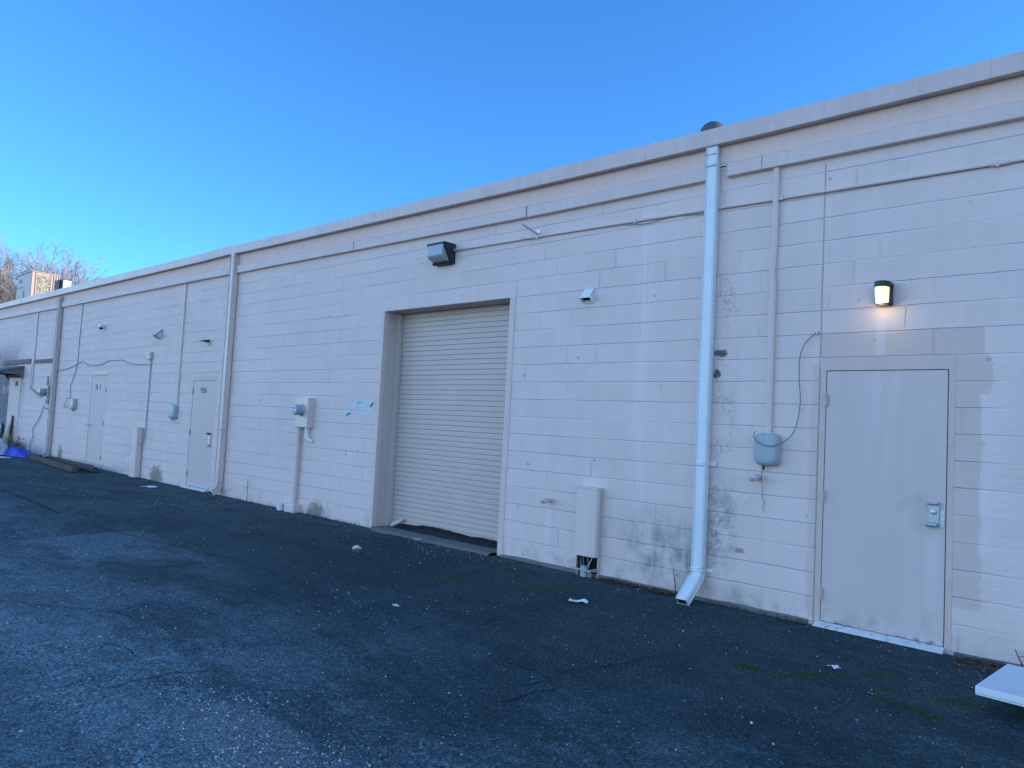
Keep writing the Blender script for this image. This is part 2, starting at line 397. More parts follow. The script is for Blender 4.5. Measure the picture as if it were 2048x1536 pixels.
def near_door_material():
    m = Mat('scuffed_door_paint', (.67, .52, .475), .55, .25); x, y, z = m.pos(); v = m.vec(x, y, z)
    f = m.noise(v, 1.4, 5, .6) * .14 + .93
    f = f * (m.noise(m.vec(x * 13, 0., z * .7), 1, 3) * .14 + .93)
    c = m.scale((.67, .52, .475), f)
    n = (m.noise(v, 5, 5, .7) - .5)
    drip = (x - .82 + n * .05).abs().step(.055, .02) * z.step(.93, .85) * z.step(.1, .5) + (x - .40 + n * .04).abs().step(.05, .01) * z.step(1.5, 2.0) * .8 + (x - .55).abs().step(.03, .01) * z.step(1.7, 2.1) * .5
    c = m.mix((drip * .28).clamp(), c, (.80, .72, .70))
    u = (x - .66) * .80 + (z - 1.10) * .60; w2 = (z - 1.10) * .80 - (x - .66) * .60
    blot = (u.abs() + n * .03).step(.115, .09) * (w2.abs() + n * .03).step(.045, .03)
    c = m.mix(blot * .35, c, (.55, .41, .37))
    grime = z.step(.35, .05) * m.noise(m.vec(x * 2, 0., z * 1.2), 4, 6, .7).step(.42, .68)
    c = m.mix(grime * .45, c, (.33, .27, .24))
    hand = ((x - .80) / .16).pow(2.0) + ((z - 1.02) / .20).pow(2.0) + n * 1.5
    c = m.mix(hand.step(1.0, .1) * .20, c, (.36, .31, .28))
    rust = z.step(.085, .04) * m.noise(v, 14, 5, .7).step(.50, .60) + (x - .905).abs().step(.014, .002) * m.noise(v, 11, 5, .7).step(.55, .62) * z.step(.5, .1)
    c = m.mix((rust * .8).clamp(), c, (.07, .045, .035))
    scr = m.voro(m.vec(x * 3.0, 0., z * 8.0), 3.2, out='Color'); sc2 = scr[0].step(.10, .04) * scr[1].step(.75, .85)
    c = m.mix(sc2 * .5, c, (.25, .22, .21))
    m.color(c); m.bump(m.noise(v, 3.0, 3, .5) * 1.2 + m.noise(v, 60, 3) * .03, .006, .8); return m.mat
M['near_door'] = near_door_material()
M['chipped'] = weathered('chipped_white_paint', (.70, .68, .66), .7, .2, var=.12, scale=7, streak=.05, grime=.9, grime_col=(.11, .09, .085), bump=.001)
def coil_material():
    m = Mat('condenser_coil', (.22, .22, .18), .6, .3, .3); x, y, z = m.pos()
    n = m.noise(m.vec(x, y, z), 16, 5, .75)
    m.color(m.mix(n.step(.4, .62), (.10, .11, .08), (.42, .41, .34)))
    m.bump(n, .02, 1); return m.mat
M['coil'] = coil_material()
def film_material():
    m = Mat('prismatic_glass', (.46, .50, .54), .22, .6); x, y, z = m.pos()
    n = m.noise(m.vec(x * 60, y * 60, z * 4), 1, 2)
    m.color(m.mix(n, (.26, .285, .31), (.40, .43, .45))); m.bump(n, .004, .6); return m.mat
M['glass'] = film_material()
def lens_material():
    m = Mat('lit_lens', (.9, .85, .6), .3, .5); x, y, z = m.pos()
    k = z.step(2.69, 2.80)
    rib = ((x * 110.0).fract() - .5).abs() * .5 + .75
    m.nt.links.new(m.mix(k, (.86, .76, .52), (1.0, .84, .22)), m.b.inputs['Emission Color'])
    m.nt.links.new((rib * (k * .25 + 1.0) * LENS).v, m.b.inputs['Emission Strength'])
    return m.mat
LENS = .36
M['lens'] = lens_material()

# ------------------------------------------------------------------ measured lines of the wall (x, z)
FT = [(-60, 4.90), (-27.3, 4.745), (-20, 4.685), (-14.7, 4.632), (-12.2, 4.606), (-11.05, 4.612), (-10.75, 4.598), (-9.1, 4.567), (-3.1, 4.506), (-.7, 4.484), (1.4, 4.474), (20, 4.43)]
FB = [(-60, 4.73), (-27.3, 4.59), (-20.5, 4.525), (-12.2, 4.455), (-11.05, 4.457), (-10.75, 4.446), (-9.1, 4.421), (-3.1, 4.344), (-1.1, 4.322), (1.4, 4.329), (20, 4.30)]
BT = [(-60, 4.53), (-27.6, 4.388), (-21.3, 4.315), (-12.3, 4.244), (-10.6, 4.224), (-9.2, 4.207), (-3.2, 4.138), (-1.1, 4.137), (1.4, 4.125), (20, 4.10)]
BB = [(-60, 4.38), (-27.4, 4.232), (-21.2, 4.17), (-12.2, 4.103), (-10.6, 4.080), (-9.2, 4.070), (-3.2, 4.004), (-1.1, 4.004), (1.4, 3.992), (20, 3.97)]
XL, XR = -60.0, 20.0

def gz(x, y):
    """height of the asphalt"""
    if y > -.02: return -.004
    a = min(1, (-y - .02) / .6)
    r = 1.0 / (1 + max(0, (abs(x + 8) - 25) / 10) ** 2)
    h = (mnoise.noise(Vector((x * .45, y * .6, 3.1))) * .022 + mnoise.noise(Vector((x * 1.7, y * 1.9, 7.7))) * .008) * r
    return -.004 + a * h

# ------------------------------------------------------------------ ground
def axis_pts(lo, fine_lo, fine_hi, hi, step):
    a = list(np.arange(fine_lo, fine_hi + 1e-6, step)); s = step; p = fine_lo; left = []
    while p > lo: s *= 1.5; p -= s; left.append(max(p, lo))
    s = step; p = fine_hi; right = []
    while p < hi: s *= 1.5; p += s; right.append(min(p, hi))
    return left[::-1] + a + right
g = MB().grid(axis_pts(-400, -30, 6, 400, .14), axis_pts(-400, -9, .6, 400, .12), lambda x, y: (x, y, gz(x, y)))
ground = tag(g.build('ground', M['asphalt'], smooth=True), kind='structure')

def ribbon(m, pts, w, lift=.004, rnd=.5, step=.035):
    """a thin wandering crack laid on the asphalt"""
    P = [Vector((*p, 0)) for p in pts]; out = []
    for a, b in zip(P, P[1:]):
        n = max(2, int((b - a).length / step))
        out += [a.lerp(b, i / n) for i in range(n)]
    out.append(P[-1]); L = len(out); rows = []
    for i, p in enumerate(out):
        t = (out[min(i + 1, L - 1)] - out[max(i - 1, 0)]).normalized(); nrm = Vector((-t.y, t.x, 0))
        q = p + nrm * (mnoise.noise(p * 9) * .035 + mnoise.noise(p * 31) * .012)
        ww = w * (1 + rnd * mnoise.noise(p * 17 + Vector((5, 5, 5)))) * min(1, i / 4 + .25, (L - 1 - i) / 4 + .25)
        rows.append((q - nrm * ww, q + nrm * ww))
    vs = []
    for a, b in rows: vs += [(a.x, a.y, gz(a.x, a.y) + lift), (b.x, b.y, gz(b.x, b.y) + lift)]
    m.add(vs, [(2 * i, 2 * i + 1, 2 * i + 3, 2 * i + 2) for i in range(L - 1)])
ck = MB()
ribbon(ck, [(-.399, -1.8), (-.45, -2.1), (-.53, -2.4), (-.60, -2.58), (-.69, -2.68)], 0.0035)
ribbon(ck, [(-1.07, -2.76), (-.78, -2.79), (-.58, -2.83), (-.60, -2.95), (-.63, -3.1), (-.68, -3.17)], 0.0030)
ribbon(ck, [(-.554, -3.38), (-.50, -3.2), (-.51, -3.0), (-.47, -2.85)], 0.0030)
ribbon(ck, [(-.40, -1.8), (-.2, -1.45), (.1, -1.2)], 0.0020)
ribbon(ck, [(-.58, -2.66), (-.45, -2.3), (-.36, -2.05)], 0.0020)
ribbon(ck, [(-4.5, -4.85), (-4.04, -4.62), (-3.75, -4.4), (-3.64, -4.3), (-3.3, -4.25)], 0.0035)
ribbon(ck, [(-2.056, -5.0), (-2.03, -4.82), (-2.05, -4.62), (-2.0, -4.42), (-1.9, -4.25)], 0.0035)
ribbon(ck, [(-2.66, -4.75), (-2.80, -4.6), (-2.69, -4.53), (-2.45, -4.55), (-2.40, -4.66)], 0.0026)
ribbon(ck, [(-12.6, -3.0), (-11.0, -2.98), (-9.3, -3.03)], 0.0090)
ribbon(ck, [(-7.5, -3.0), (-5.6, -2.7), (-4.6, -2.55)], 0.0040)
ribbon(ck, [(-3.27, -3.46), (-3.49, -3.17), (-3.5, -2.9)], 0.0025)
ribbon(ck, [(-6.4, -4.2), (-5.3, -3.6), (-4.9, -3.2)], 0.0040)
ribbon(ck, [(.33, -1.58), (.6, -1.56), (.95, -1.51), (1.25, -1.58)], 0.0020)
ribbon(ck, [(-3.0, -2.0), (-2.3, -1.9), (-1.6, -2.05), (-1.1, -2.3)], 0.0015)
tag(ck.build('pavement_cracks', M['crack']), kind='structure')

# ------------------------------------------------------------------ building
B = thing('block_building', (-8, 0, 0), 'long low beige painted block building with metal roof edge and roll-up door', 'building')
holes = [(-6.215, -3.755, 3.075), (-.055, .965, 2.258), (-12.30, -11.25, 2.17), (-18.10, -16.99, 2.262)]
xs = sorted(set([XL, XR] + [p[0] for p in BT] + [h[0] for h in holes] + [h[1] for h in holes]))
zs = sorted(set([-.15, 1.0] + [h[2] for h in holes])) + [None]
w = MB()
for a, b in zip(xs, xs[1:]):
    for c, d in zip(zs, zs[1:]):
        mid = (a + b) / 2, (c + (d or 4.0)) / 2
        if any(h[0] < mid[0] < h[1] and mid[1] < h[2] for h in holes): continue
        za, zb = (interp(a, BT) + .004, interp(b, BT) + .004) if d is None else (d, d)
        w.add([(a, 0, c), (b, 0, c), (b, 0, zb), (a, 0, za)], [(0, 1, 2, 3)])
w.add([(XL, 0, -.15), (XL, 20, -.15), (XL, 20, 4.4), (XL, 0, 4.4)], [(0, 1, 2, 3)])
w.add([(XR, 0, -.15), (XR, 20, -.15), (XR, 20, 4.1), (XR, 0, 4.1)], [(0, 1, 2, 3)])
w.add([(XL, 20, -.15), (XR, 20, -.15), (XR, 20, 4.1), (XL, 20, 4.4)], [(0, 1, 2, 3)])
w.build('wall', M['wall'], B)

def run(tab1, prof, x0, x1, y=None):
    """loft a section along x; prof(x) returns closed (y,z) ring"""
    X = sorted(set([x0, x1] + [p[0] for p in tab1 if x0 < p[0] < x1]))
    return [[(x, yy, zz) for yy, zz in prof(x)] for x in X]
bd = MB(); bd.loft(run(FB, lambda x: [(-.018, interp(x, BT) + .017), (-.018, interp(x, FB) + .02), (.02, interp(x, FB) + .02), (.02, interp(x, BT) + .017)], XL, XR))
bd.build('eave_board', M['band'], B)
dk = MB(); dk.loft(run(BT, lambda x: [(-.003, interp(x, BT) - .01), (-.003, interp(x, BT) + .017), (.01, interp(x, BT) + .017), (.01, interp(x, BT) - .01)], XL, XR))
dk.build('shadow_gap_strip', M['dark'], B)  # dark strip painting the shadow gap above the ledger boards
for i, (a, b) in enumerate([(XL, -20.99), (-20.83, -10.86), (-10.69, -7.02), (-7.0, -3.53), (-3.51, -1.152), (-.965, -.62), (-.615, 20)]):
    m = MB(); m.loft(run(BT, lambda x: [(-.060, interp(x, BB) + .004), (-.060, interp(x, BT)), (-.0005, interp(x, BT)), (-.0005, interp(x, BB))], a, b))
    m.build('ledger_board', M['trim'], B, bevel=.004, seg=1)
fa = MB(); fa.loft(run(FT, lambda x: [(-.105, interp(x, FT)), (-.105, interp(x, FB)), (-.095, interp(x, FB) - .004), (-.0, interp(x, FB) + .004), (.02, interp(x, FB) + .01), (.02, interp(x, FT) + .004)], XL, XR))
for sx in (-18.2, -14.9, -11.9, -8.05, -4.95, -1.95, 1.08):
    fa.loft([[(x, -.1075, interp(x, FT) + .001), (x, -.1075, interp(x, FB) - .003), (x, -.104, interp(x, FB)), (x, -.104, interp(x, FT))] for x in (sx, sx + .10)])
fa.build('fascia', M['fascia'], B)
rf = MB(); rf.loft(run(FT, lambda x: [(.0, interp(x, FT) - .01), (.0, interp(x, FT) + .003), (20, interp(x, FT) + .003), (20, interp(x, FT) - .01)], XL, XR))
rf.build('roof', M['roof'], B)
ft = MB()
for a, b in ((-3.70, -.09), (.985, 4.0)):
    X = np.arange(a, b, .05)
    ft.loft([[(x, -.022 - .012 * mnoise.noise(Vector((x * 3, 0, 0))), -.03), (x, -.018 - .014 * mnoise.noise(Vector((x * 5, 1, 0))), .022 + .018 * mnoise.noise(Vector((x * 2.3, 2, 0)))), (x, .0, .034 + .02 * mnoise.noise(Vector((x * 2.3, 2, 0)))), (x, .0, -.03)] for x in X])
ft.build('footing', M['concrete'], B)
# graffiti scrawl in faded cyan
STK = [[(-6.934, 1.856), (-6.913, 1.799), (-6.873, 1.77), (-6.909, 1.699)], [(-6.752, 1.815), (-6.792, 1.771), (-6.796, 1.675), (-6.762, 1.702), (-6.723, 1.742)], [(-6.712, 1.781), (-6.709, 1.686)], [(-6.588, 1.834), (-6.626, 1.782), (-6.659, 1.76), (-6.515, 1.75), (-6.581, 1.697), (-6.488, 1.695)], [(-6.342, 1.77), (-6.445, 1.687), (-6.362, 1.693), (-6.301, 1.77)], [(-6.43, 1.70), (-6.345, 1.76), (-6.37, 1.70)], [(-6.456, 1.725), (-6.343, 1.778)], [(-7.055, 1.52), (-7.051, 1.622), (-6.947, 1.637)], [(-7.055, 1.52), (-6.957, 1.585), (-6.869, 1.604), (-6.94, 1.568)], [(-6.657, 1.67), (-6.641, 1.589), (-6.536, 1.609)], [(-6.653, 1.636), (-6.554, 1.647)], [(-6.717, 1.557), (-6.684, 1.583)], [(-6.658, 1.413), (-6.59, 1.445)], [(-6.492, 1.398), (-6.453, 1.421), (-6.376, 1.428)], [(-6.455, 1.649), (-6.35, 1.643)], [(-6.718, 1.832), (-6.70, 1.802), (-6.737, 1.737)], [(-6.999, 1.557), (-6.902, 1.63)]]
gf = MB()
for k, s in enumerate(STK):
    P = [Vector(p) for p in s]; pts = []
    for a, b in zip(P, P[1:]): pts += [a.lerp(b, i / 5) for i in range(5)]
    pts.append(P[-1]); vs = []
    for i, p in enumerate(pts):
        t = (pts[min(i + 1, len(pts) - 1)] - pts[max(i - 1, 0)]).normalized(); n = Vector((-t.y, t.x))
        ww = .0115 * (1 + .5 * mnoise.noise(Vector((p.x * 30, p.y * 30, k)))) * (.45 if i in (0, len(pts) - 1) else 1)
        for sg in (-1, 1): vs.append((p.x + n.x * ww * sg, -.0022, p.y + n.y * ww * sg))
    gf.add(vs, [(2 * i, 2 * i + 1, 2 * i + 3, 2 * i + 2) for i in range(len(pts) - 1)])
tag(gf.build('graffiti', M['graffiti'], B), 'faded cyan scrawl')

# roll-up door with its recess
rd = MB()
x0, x1, zt = -6.215, -3.755, 3.075
rd.add([(x0, 0, -.05), (x0, .36, -.05), (x0, .36, zt), (x0, 0, zt)], [(0, 1, 2, 3)])
rd.add([(x1, 0, -.05), (x1, .36, -.05), (x1, .36, zt), (x1, 0, zt)], [(0, 1, 2, 3)])
rd.add([(x0, 0, zt), (x1, 0, zt), (x1, .36, zt), (x0, .36, zt)], [(0, 1, 2, 3)])
door = rd.build('roll_up_door', M['jamb'], B, fix=False)
bk = MB().box(x0 - .1, x1 + .1, .36, .40, -.1, zt + .1); bk.build('dark_interior', M['dark'], door)
cu = MB(); prof = []; z = .055; n = 0
while z < 3.08:
    prof += [(.315, z), (.3015, z + .0025), (.300, z + .012), (.300, z + .054), (.3015, z + .063), (.315, z + .0655)]; z += .0685
X = list(np.linspace(-6.16, -3.74, 15)); vs = []; L = len(X)
for yy, zz in prof:
    for xx in X: vs.append((xx, yy + .005 * mnoise.noise(Vector((xx * 1.6, zz * 1.4, 0))), zz + .003 * mnoise.noise(Vector((xx * .5, 0, 4)))))
cu.add(vs, [(j * L + i, j * L + i + 1, (j + 1) * L + i + 1, (j + 1) * L + i) for j in range(len(prof) - 1) for i in range(L - 1)])
cu.build('shutter_curtain', M['curtain'], door)
MB().box(-6.16, -3.76, .290, .325, .025, .075).build('bottom_bar', M['curtain'], door, bevel=.006)
gd = MB().box(-6.2145, -6.150, .235, .242, 0, 3.07).box(-6.2145, -6.205, .242, .34, 0, 3.07).box(-6.165, -6.150, .242, .296, 0, 3.07)
gd.build('guide_rail', M['grey_metal'], door)
MB().box(-3.765, -3.7555, .235, .34, 0, 3.07).build('guide_rail', M['grey_metal'], door)
MB().box(-3.7565, -3.672, -.007, -.0005, .012, 3.074).box(-3.7575, -3.7555, -.007, .08, .012, 3.074).build('edge_angle', M['trim'], door, bevel=.0015, seg=1)
MB().box(-6.275, -6.2142, -.006, -.0005, .012, 3.074).box(-6.2145, -6.212, -.006, .06, .012, 3.072).build('edge_angle', M['trim'], door, bevel=.0015, seg=1)
sl = MB(); X = list(np.linspace(-6.22, -3.66, 60)); Y = list(np.linspace(-.16, .36, 16))
def sill(x, y):
    e = -.135 + .05 * mnoise.noise(Vector((x * 2.1, 0, 0))) + .03 * mnoise.noise(Vector((x * 6, 2, 0)))
    if x < -5.8: e += (-5.8 - x) * .12
    t = min(1, max(0, (y - e) / .05)); f = 1 if (x > -6.215 and x < -3.757) or y < .002 else 1
    return (x, y, -.02 + t * .046 + .004 * mnoise.noise(Vector((x * 7, y * 9, 0))))
sl.grid(X[1:-3], Y, sill).build('door_sill', M['concrete'], door, smooth=True)

def man_door(name, X0, X1, ztop, hinge_left, frame_w, slab_z0, mat, fz):
    fr = MB()
    fr.box(X0 - frame_w, X0 - .005, -.0008, .10, -.05, fz).box(X1 + .008, X1 + frame_w, -.0008, .10, -.05, fz)
    fr.box(X0 - .005, X1 + .008, -.0008, .10, ztop + .006, fz)
    d = MB().box(X0, X1, .004, .05, slab_z0, ztop).build(name, mat, B, bevel=.002)
    fr.build('frame', M['frame'], d)
    MB().box(X0 - .006, X1 + .009, .055, .06, -.05, ztop + .008).build('dark_gap', M['dark'], d)
    hx = X0 - .004 if hinge_left else X1 + .004
    for hz in (.27, 1.08, 1.895):
        h = MB().tube([(hx, -.012, hz - .055), (hx, -.012, hz + .055)], .009, 10)
        for q in (-.02, .018): h.tube([(hx, -.012, hz + q), (hx, -.012, hz + q + .002)], .0102, 10)
        h.box(hx - .02, hx + .02, -.0075, -.004, hz - .05, hz + .05)
        h.build('hinge', M['frame'], d)
    return d
D2 = man_door('entry_door', 0, .911, 2.14, True, .053, .045, M['near_door'], 2.2578)
D2['label'] = 'plain beige door with steel latch guard'
# latch guard with cylinder lock
lg = MB().box(.800, .872, -.010, .004, .945, 1.095)
lg.build('latch_guard', M['steel'], D2, bevel=.003)
MB().tube([(.790, -.022, 1.108), (.866, -.022, 1.108)], .011, 10).box(.79, .866, -.022, .003, 1.112, 1.118).build('guard_lip', M['steel'], D2)
MB().tube([(.788, -.024, .948), (.862, -.024, .948)], .019, 14).build('pull_handle', M['steel'], D2, auto=40)
MB().lathe([(.020, 0), (.020, .012), (.012, .016)], (.834, -.010, 1.045), (0, -1, 0)).lathe([(.006, 0), (.006, .003)], (.834, -.024, 1.040), (0, -1, 0), 8).build('lock_cylinder', M['galv'], D2, auto=40)
MB().box(.874, .906, -.002, .0035, .93, 1.06).build('strike_plate', M['galv'], D2)
MB().prism_x([(-.075, .004), (-.075, .018), (-.006, .040), (.04, .041), (.04, .004)], -.035, .925).build('threshold', M['chipped'], D2, bevel=.002)
D1 = man_door('numbered_door', -12.255, -11.295, 2.10, True, .045, .05, M['door'], 2.165)
D1['label'] = 'beige door numbered 926'
text('number', '926', -11.925, 1.86, .105, .25, M['digits'], D1, .0025)
lg = MB().box(-11.42, -11.35, -.012, .004, .88, 1.06); lg.build('latch_guard', M['steel'], D1, bevel=.003)
MB().tube([(-11.46, -.03, 1.09), (-11.36, -.03, 1.09)], .02, 10).build('guard_lip', M['black'], D1)
MB().tube([(-11.43, -.03, .865), (-11.36, -.03, .865)], .02, 10).build('pull_handle', M['steel'], D1)
MB().prism_x([(-.075, .002), (-.075, .02), (-.008, .042), (.04, .043), (.04, .002)], -12.32, -11.30).build('threshold', M['chipped'], D1, bevel=.002)
D0 = man_door('numbered_door', -18.055, -17.035, 2.235, False, .044, .05, M['door'], 2.258)
D0['label'] = 'beige door with worn number'
text('number', '28', -17.78, 1.90, .13, .17, M['digits'], D0, .0025); text('number', '1', -17.50, 1.90, .13, .045, M['digits'], D0, .0025)
MB().box(-17.605, -17.53, .0015, .0035, 1.88, 2.05).build('number_plate', M['paper'], D0)
MB().lathe([(.035, 0), (.035, .008), (.014, .012), (.014, .045), (.034, .06), (.034, .085), (.02, .10)], (-17.99, .004, 1.02), (0, -1, 0)).build('door_knob', M['white_metal'], D0, auto=40)
MB().prism_x([(-.06, .002), (-.06, .02), (-.008, .042), (.04, .043), (.04, .002)], -18.08, -17.02).build('threshold', M['chipped'], D0)
for a, b, c, d in ((-17.96, -16.97, 2.275, 2.352),):
    MB().box(a, b, -.008, -.0005, c, d).build('lintel_patch', M['grey_metal'], B)
dfar = MB().box(-25.62, -24.40, -.012, -.0005, .03, 2.24).build('far_door', M['door'], B, bevel=.002)
dfar['label'] = 'shaded far door under the small awning'
MB().box(-24.96, -24.66, -.018, -.0125, 1.98, 2.12).build('number_plate', M['digits'], dfar)
MB().box(-25.7, -24.3, -.010, -.0005, 2.243, 2.275).build('frame', M['dark'], dfar)

# ------------------------------------------------------------------ downspouts
def rrect(c, hx, hv, U, V, ch=.012):
    """chamfered rectangle ring around c with unit axes U, V"""
    pts = []
    for sx, sv in ((-1, -1), (1, -1), (1, 1), (-1, 1)):
        a = (sx * (hx - ch), sv * hv); b = (sx * hx, sv * (hv - ch))
        pts += [a, b] if sx * sv > 0 else [b, a]
    return [Vector(c) + U * p[0] + V * p[1] for p in pts]
def downspout(name, X0, X1, d, label, mat, ztop, zb, reach, straps, y0=-.006):
    xc, hx, hd = (X0 + X1) / 2, (X1 - X0) / 2, d / 2; yc = y0 - hd
    T = thing(name, (xc, 0, 0), label, 'downspout', 'downspouts along the back wall')
    U = Vector((1, 0, 0)); rings = []
    for z in (ztop, zb + .02): rings.append(rrect((xc, yc, z), hx, hd, U, Vector((0, 1, 0))))
    MB().loft(rings).build('pipe', mat, T, auto=50)
    MB().loft([rrect((xc, yc, z), hx + e, hd + e, U, Vector((0, 1, 0))) for z, e in ((ztop - .09, .003), (ztop - .015, .003), (ztop, .0))]).build('outlet_collar', mat, T, auto=50)
    # crimped elbow and shoe kicking out from the wall
    er = []; N = 10; rad = hd + .03; pv = Vector((xc, yc - rad, zb))
    for i in range(N + 1):
        a = R(52) * i / N; e = .003 if i % 2 else 0
        c = pv + Vector((0, math.cos(a) * rad, -math.sin(a) * rad))
        er.append(rrect(c, hx + e, hd + e, U, Vector((0, math.cos(a), -math.sin(a)))))
    a = R(52); dr = Vector((0, -math.sin(a), -math.cos(a))); c = pv + Vector((0, math.cos(a) * rad, -math.sin(a) * rad))
    V = Vector((0, math.cos(a), -math.sin(a)))
    for L in (.02, reach): er.append(rrect(c + dr * L, hx + .002, hd + .002, U, V))
    er += [rrect(c + dr * reach, hx - .003, hd - .003, U, V), rrect(c + dr * (reach - .03), hx - .003, hd - .003, U, V)]
    MB().loft([rrect((xc, yc, zb + .03), hx + .003, hd + .003, U, Vector((0, 1, 0)))] + er).build('elbow', mat, T, auto=28)
    q = c + dr * (reach - .002)
    MB().add(rrect(q, hx - .0032, hd - .0032, U, V), [tuple(range(8))]).build('dark_opening', M['dark'], T)
    for z, side in straps:
        s = MB().loft([rrect((xc, yc, zz), hx + e, hd + e, U, Vector((0, 1, 0))) for zz, e in ((z - .020, .003), (z - .016, .008), (z - .004, .008), (z, .004), (z + .004, .008), (z + .016, .008), (z + .020, .003))])
        sx = X1 if side > 0 else X0
        s.box(min(sx, sx + side * .055), max(sx, sx + side * .055), -.010, -.001, z - .015, z + .015)
        s.lathe([(.018, 0), (.018, .010)], (sx + side * .052, -.001, z), (0, -1, 0), 12).lathe([(.006, 0), (.006, .005)], (sx + side * .052, -.011, z), (0, -1, 0), 8)
        s.build('strap', mat, T)
    return T
downspout('downspout', -1.175, -1.055, .085, 'bright white downspout with crimped elbow beside the grey mouldy blocks', M['white_metal'], 4.335, .27, .31, [(4.15, 1), (1.275, 1), (.285, 1)])
downspout('downspout', -10.845, -10.705, .115, 'beige downspout just right of the door numbered 926', M['beige_metal'], 4.455, .19, .13, [(1.20, -1)])
downspout('downspout', -20.985, -20.845, .115, 'grey-beige far downspout ending beside the blue tarp', M['grey_metal'], 4.47, .19, .13, [(1.30, 1)])

# ------------------------------------------------------------------ lamps
T = thing('wall_lamp', (.45, 0, 2.66), 'small black wall lamp glowing yellow above the plain door', 'wall lamp')
hb = MB().box(.393, .510, -.085, -.0005, 2.675, 2.825).loft([[(x, y, z) for x, y in ((.393, -.001), (.510, -.001), (.510, -.105), (.490, -.150), (.4515, -.163), (.413, -.150), (.393, -.105))] for z in (2.805, 2.852)])
hb.build('housing', M['black'], T, bevel=.003)
MB().box(.42, .50, -.12, -.02, 2.658, 2.674).build('base_plate', M['black'], T)
MB().loft([[(.4515 + (x - .4515) * s, y + (.0 if y > -.1 else (1 - s) * .12), z) for x, y in ((.399, -.086), (.504, -.086), (.504, -.108), (.486, -.148), (.4515, -.159), (.417, -.148), (.399, -.108))] for z, s in ((2.804, 1.0), (2.74, .97), (2.69, .93), (2.676, .88))]).build('lens', M['lens'], T, auto=30)
ld = bpy.data.lights.new('lamp_bulb', 'POINT'); ld.energy = .26; ld.color = (1, .78, .42); ld.shadow_soft_size = .02
lo = bpy.data.objects.new('lamp_bulb', ld); col.objects.link(lo); lo.parent = T; lo.location = (0.0, -.135, -.012)

T = thing('flood_lamp', (-4.96, 0, 3.6), 'dark bronze wedge flood lamp with prismatic glass above the roll-up door', 'flood lamp')
MB().prism_x([(-.0005, 3.865), (-.195, 3.865), (-.200, 3.845), (-.062, 3.605), (-.0005, 3.605)], -5.135, -4.785).build('housing', M['bronze'], T, bevel=.008)
MB().prism_x([(-.196, 3.842), (-.205, 3.700), (-.190, 3.672), (-.085, 3.628), (-.070, 3.632)], -5.115, -4.82).build('lens', M['glass'], T, bevel=.006)
fr = MB().prism_x([(-.062, 3.600), (-.085, 3.600), (-.100, 3.622), (-.088, 3.634), (-.062, 3.62)], -5.13, -4.80)
fr.build('lens_frame', M['bronze'], T, bevel=.002)
MB().box(-5.13, -4.79, -.207, -.195, 3.842, 3.862).build('visor', M['bronze'], T, bevel=.002)

T = thing('canopy_lamp', (-11.69, 0, 2.85), 'small hooded fixture high between the raceway and the beige downspout', 'wall lamp')
MB().lathe([(.065, 0), (.065, .02), (.055, .03)], (-11.70, -.0005, 2.85), (0, -1, 0)).build('back_plate', M['pipe_paint'], T, auto=40)
MB().prism_x([(-.02, 2.895), (-.17, 2.862), (-.175, 2.85), (-.02, 2.835)], -11.76, -11.64).build('hood', M['black'], T, bevel=.006)

# ------------------------------------------------------------------ conduits and cables on the wall
def wave(pts, n=12):
    out = []
    P = [Vector(p) for p in pts]
    for i in range(len(P) - 1):
        p0, p1, p2, p3 = P[max(i - 1, 0)], P[i], P[i + 1], P[min(i + 2, len(P) - 1)]
        for k in range(n):
            t = k / n
            out.append(.5 * ((2 * p1) + (-p0 + p2) * t + (2 * p0 - 5 * p1 + 4 * p2 - p3) * t * t + (-p0 + 3 * p1 - 3 * p2 + p3) * t ** 3))
    return out + [P[-1]]
T = thing('conduit', (-1.7, 0, 3.72), 'thin painted conduit running right from the flood lamp across the wall', 'conduit')
MB().tube([(-4.80, -.022, 3.777), (-3.34, -.018, 3.763), (-1.83, -.018, 3.738), (-.48, -.018, 3.712), (1.25, -.018, 3.690), (6.0, -.018, 3.64)], .0125, 8).build('pipe', M['pipe_paint'], T, smooth=True)
cl = MB()
for cx in (-3.36, -2.0, -.435, 1.22): MB().box(cx - .012, cx + .012, -.034, -.0005, interp(cx, [(-4.8, 3.777), (-1.83, 3.738), (1.25, 3.69)]) - .022, interp(cx, [(-4.8, 3.777), (-1.83, 3.738), (1.25, 3.69)]) + .022).build('clip', M['pipe_paint'], T)
cl.tube([(1.18, -.018, 3.691), (1.30, -.018, 3.689)], .018, 10); cl.build('coupling', M['pipe_paint'], T)
MB().tube([(-4.83, -.022, 3.777), (-4.77, -.022, 3.777)], .022, 10).build('connector', M['galv'], T)
tag(MB().tube(wave([(-2.5, -.008, 3.752), (-2.2, -.012, 3.735), (-1.9, -.009, 3.700), (-1.55, -.01, 3.722), (-1.16, -.008, 3.690)]), .005, 6).build('cable', M['cable_paint'], None, smooth=True), 'thin cable sagging under the conduit left of the white downspout', 'cable')

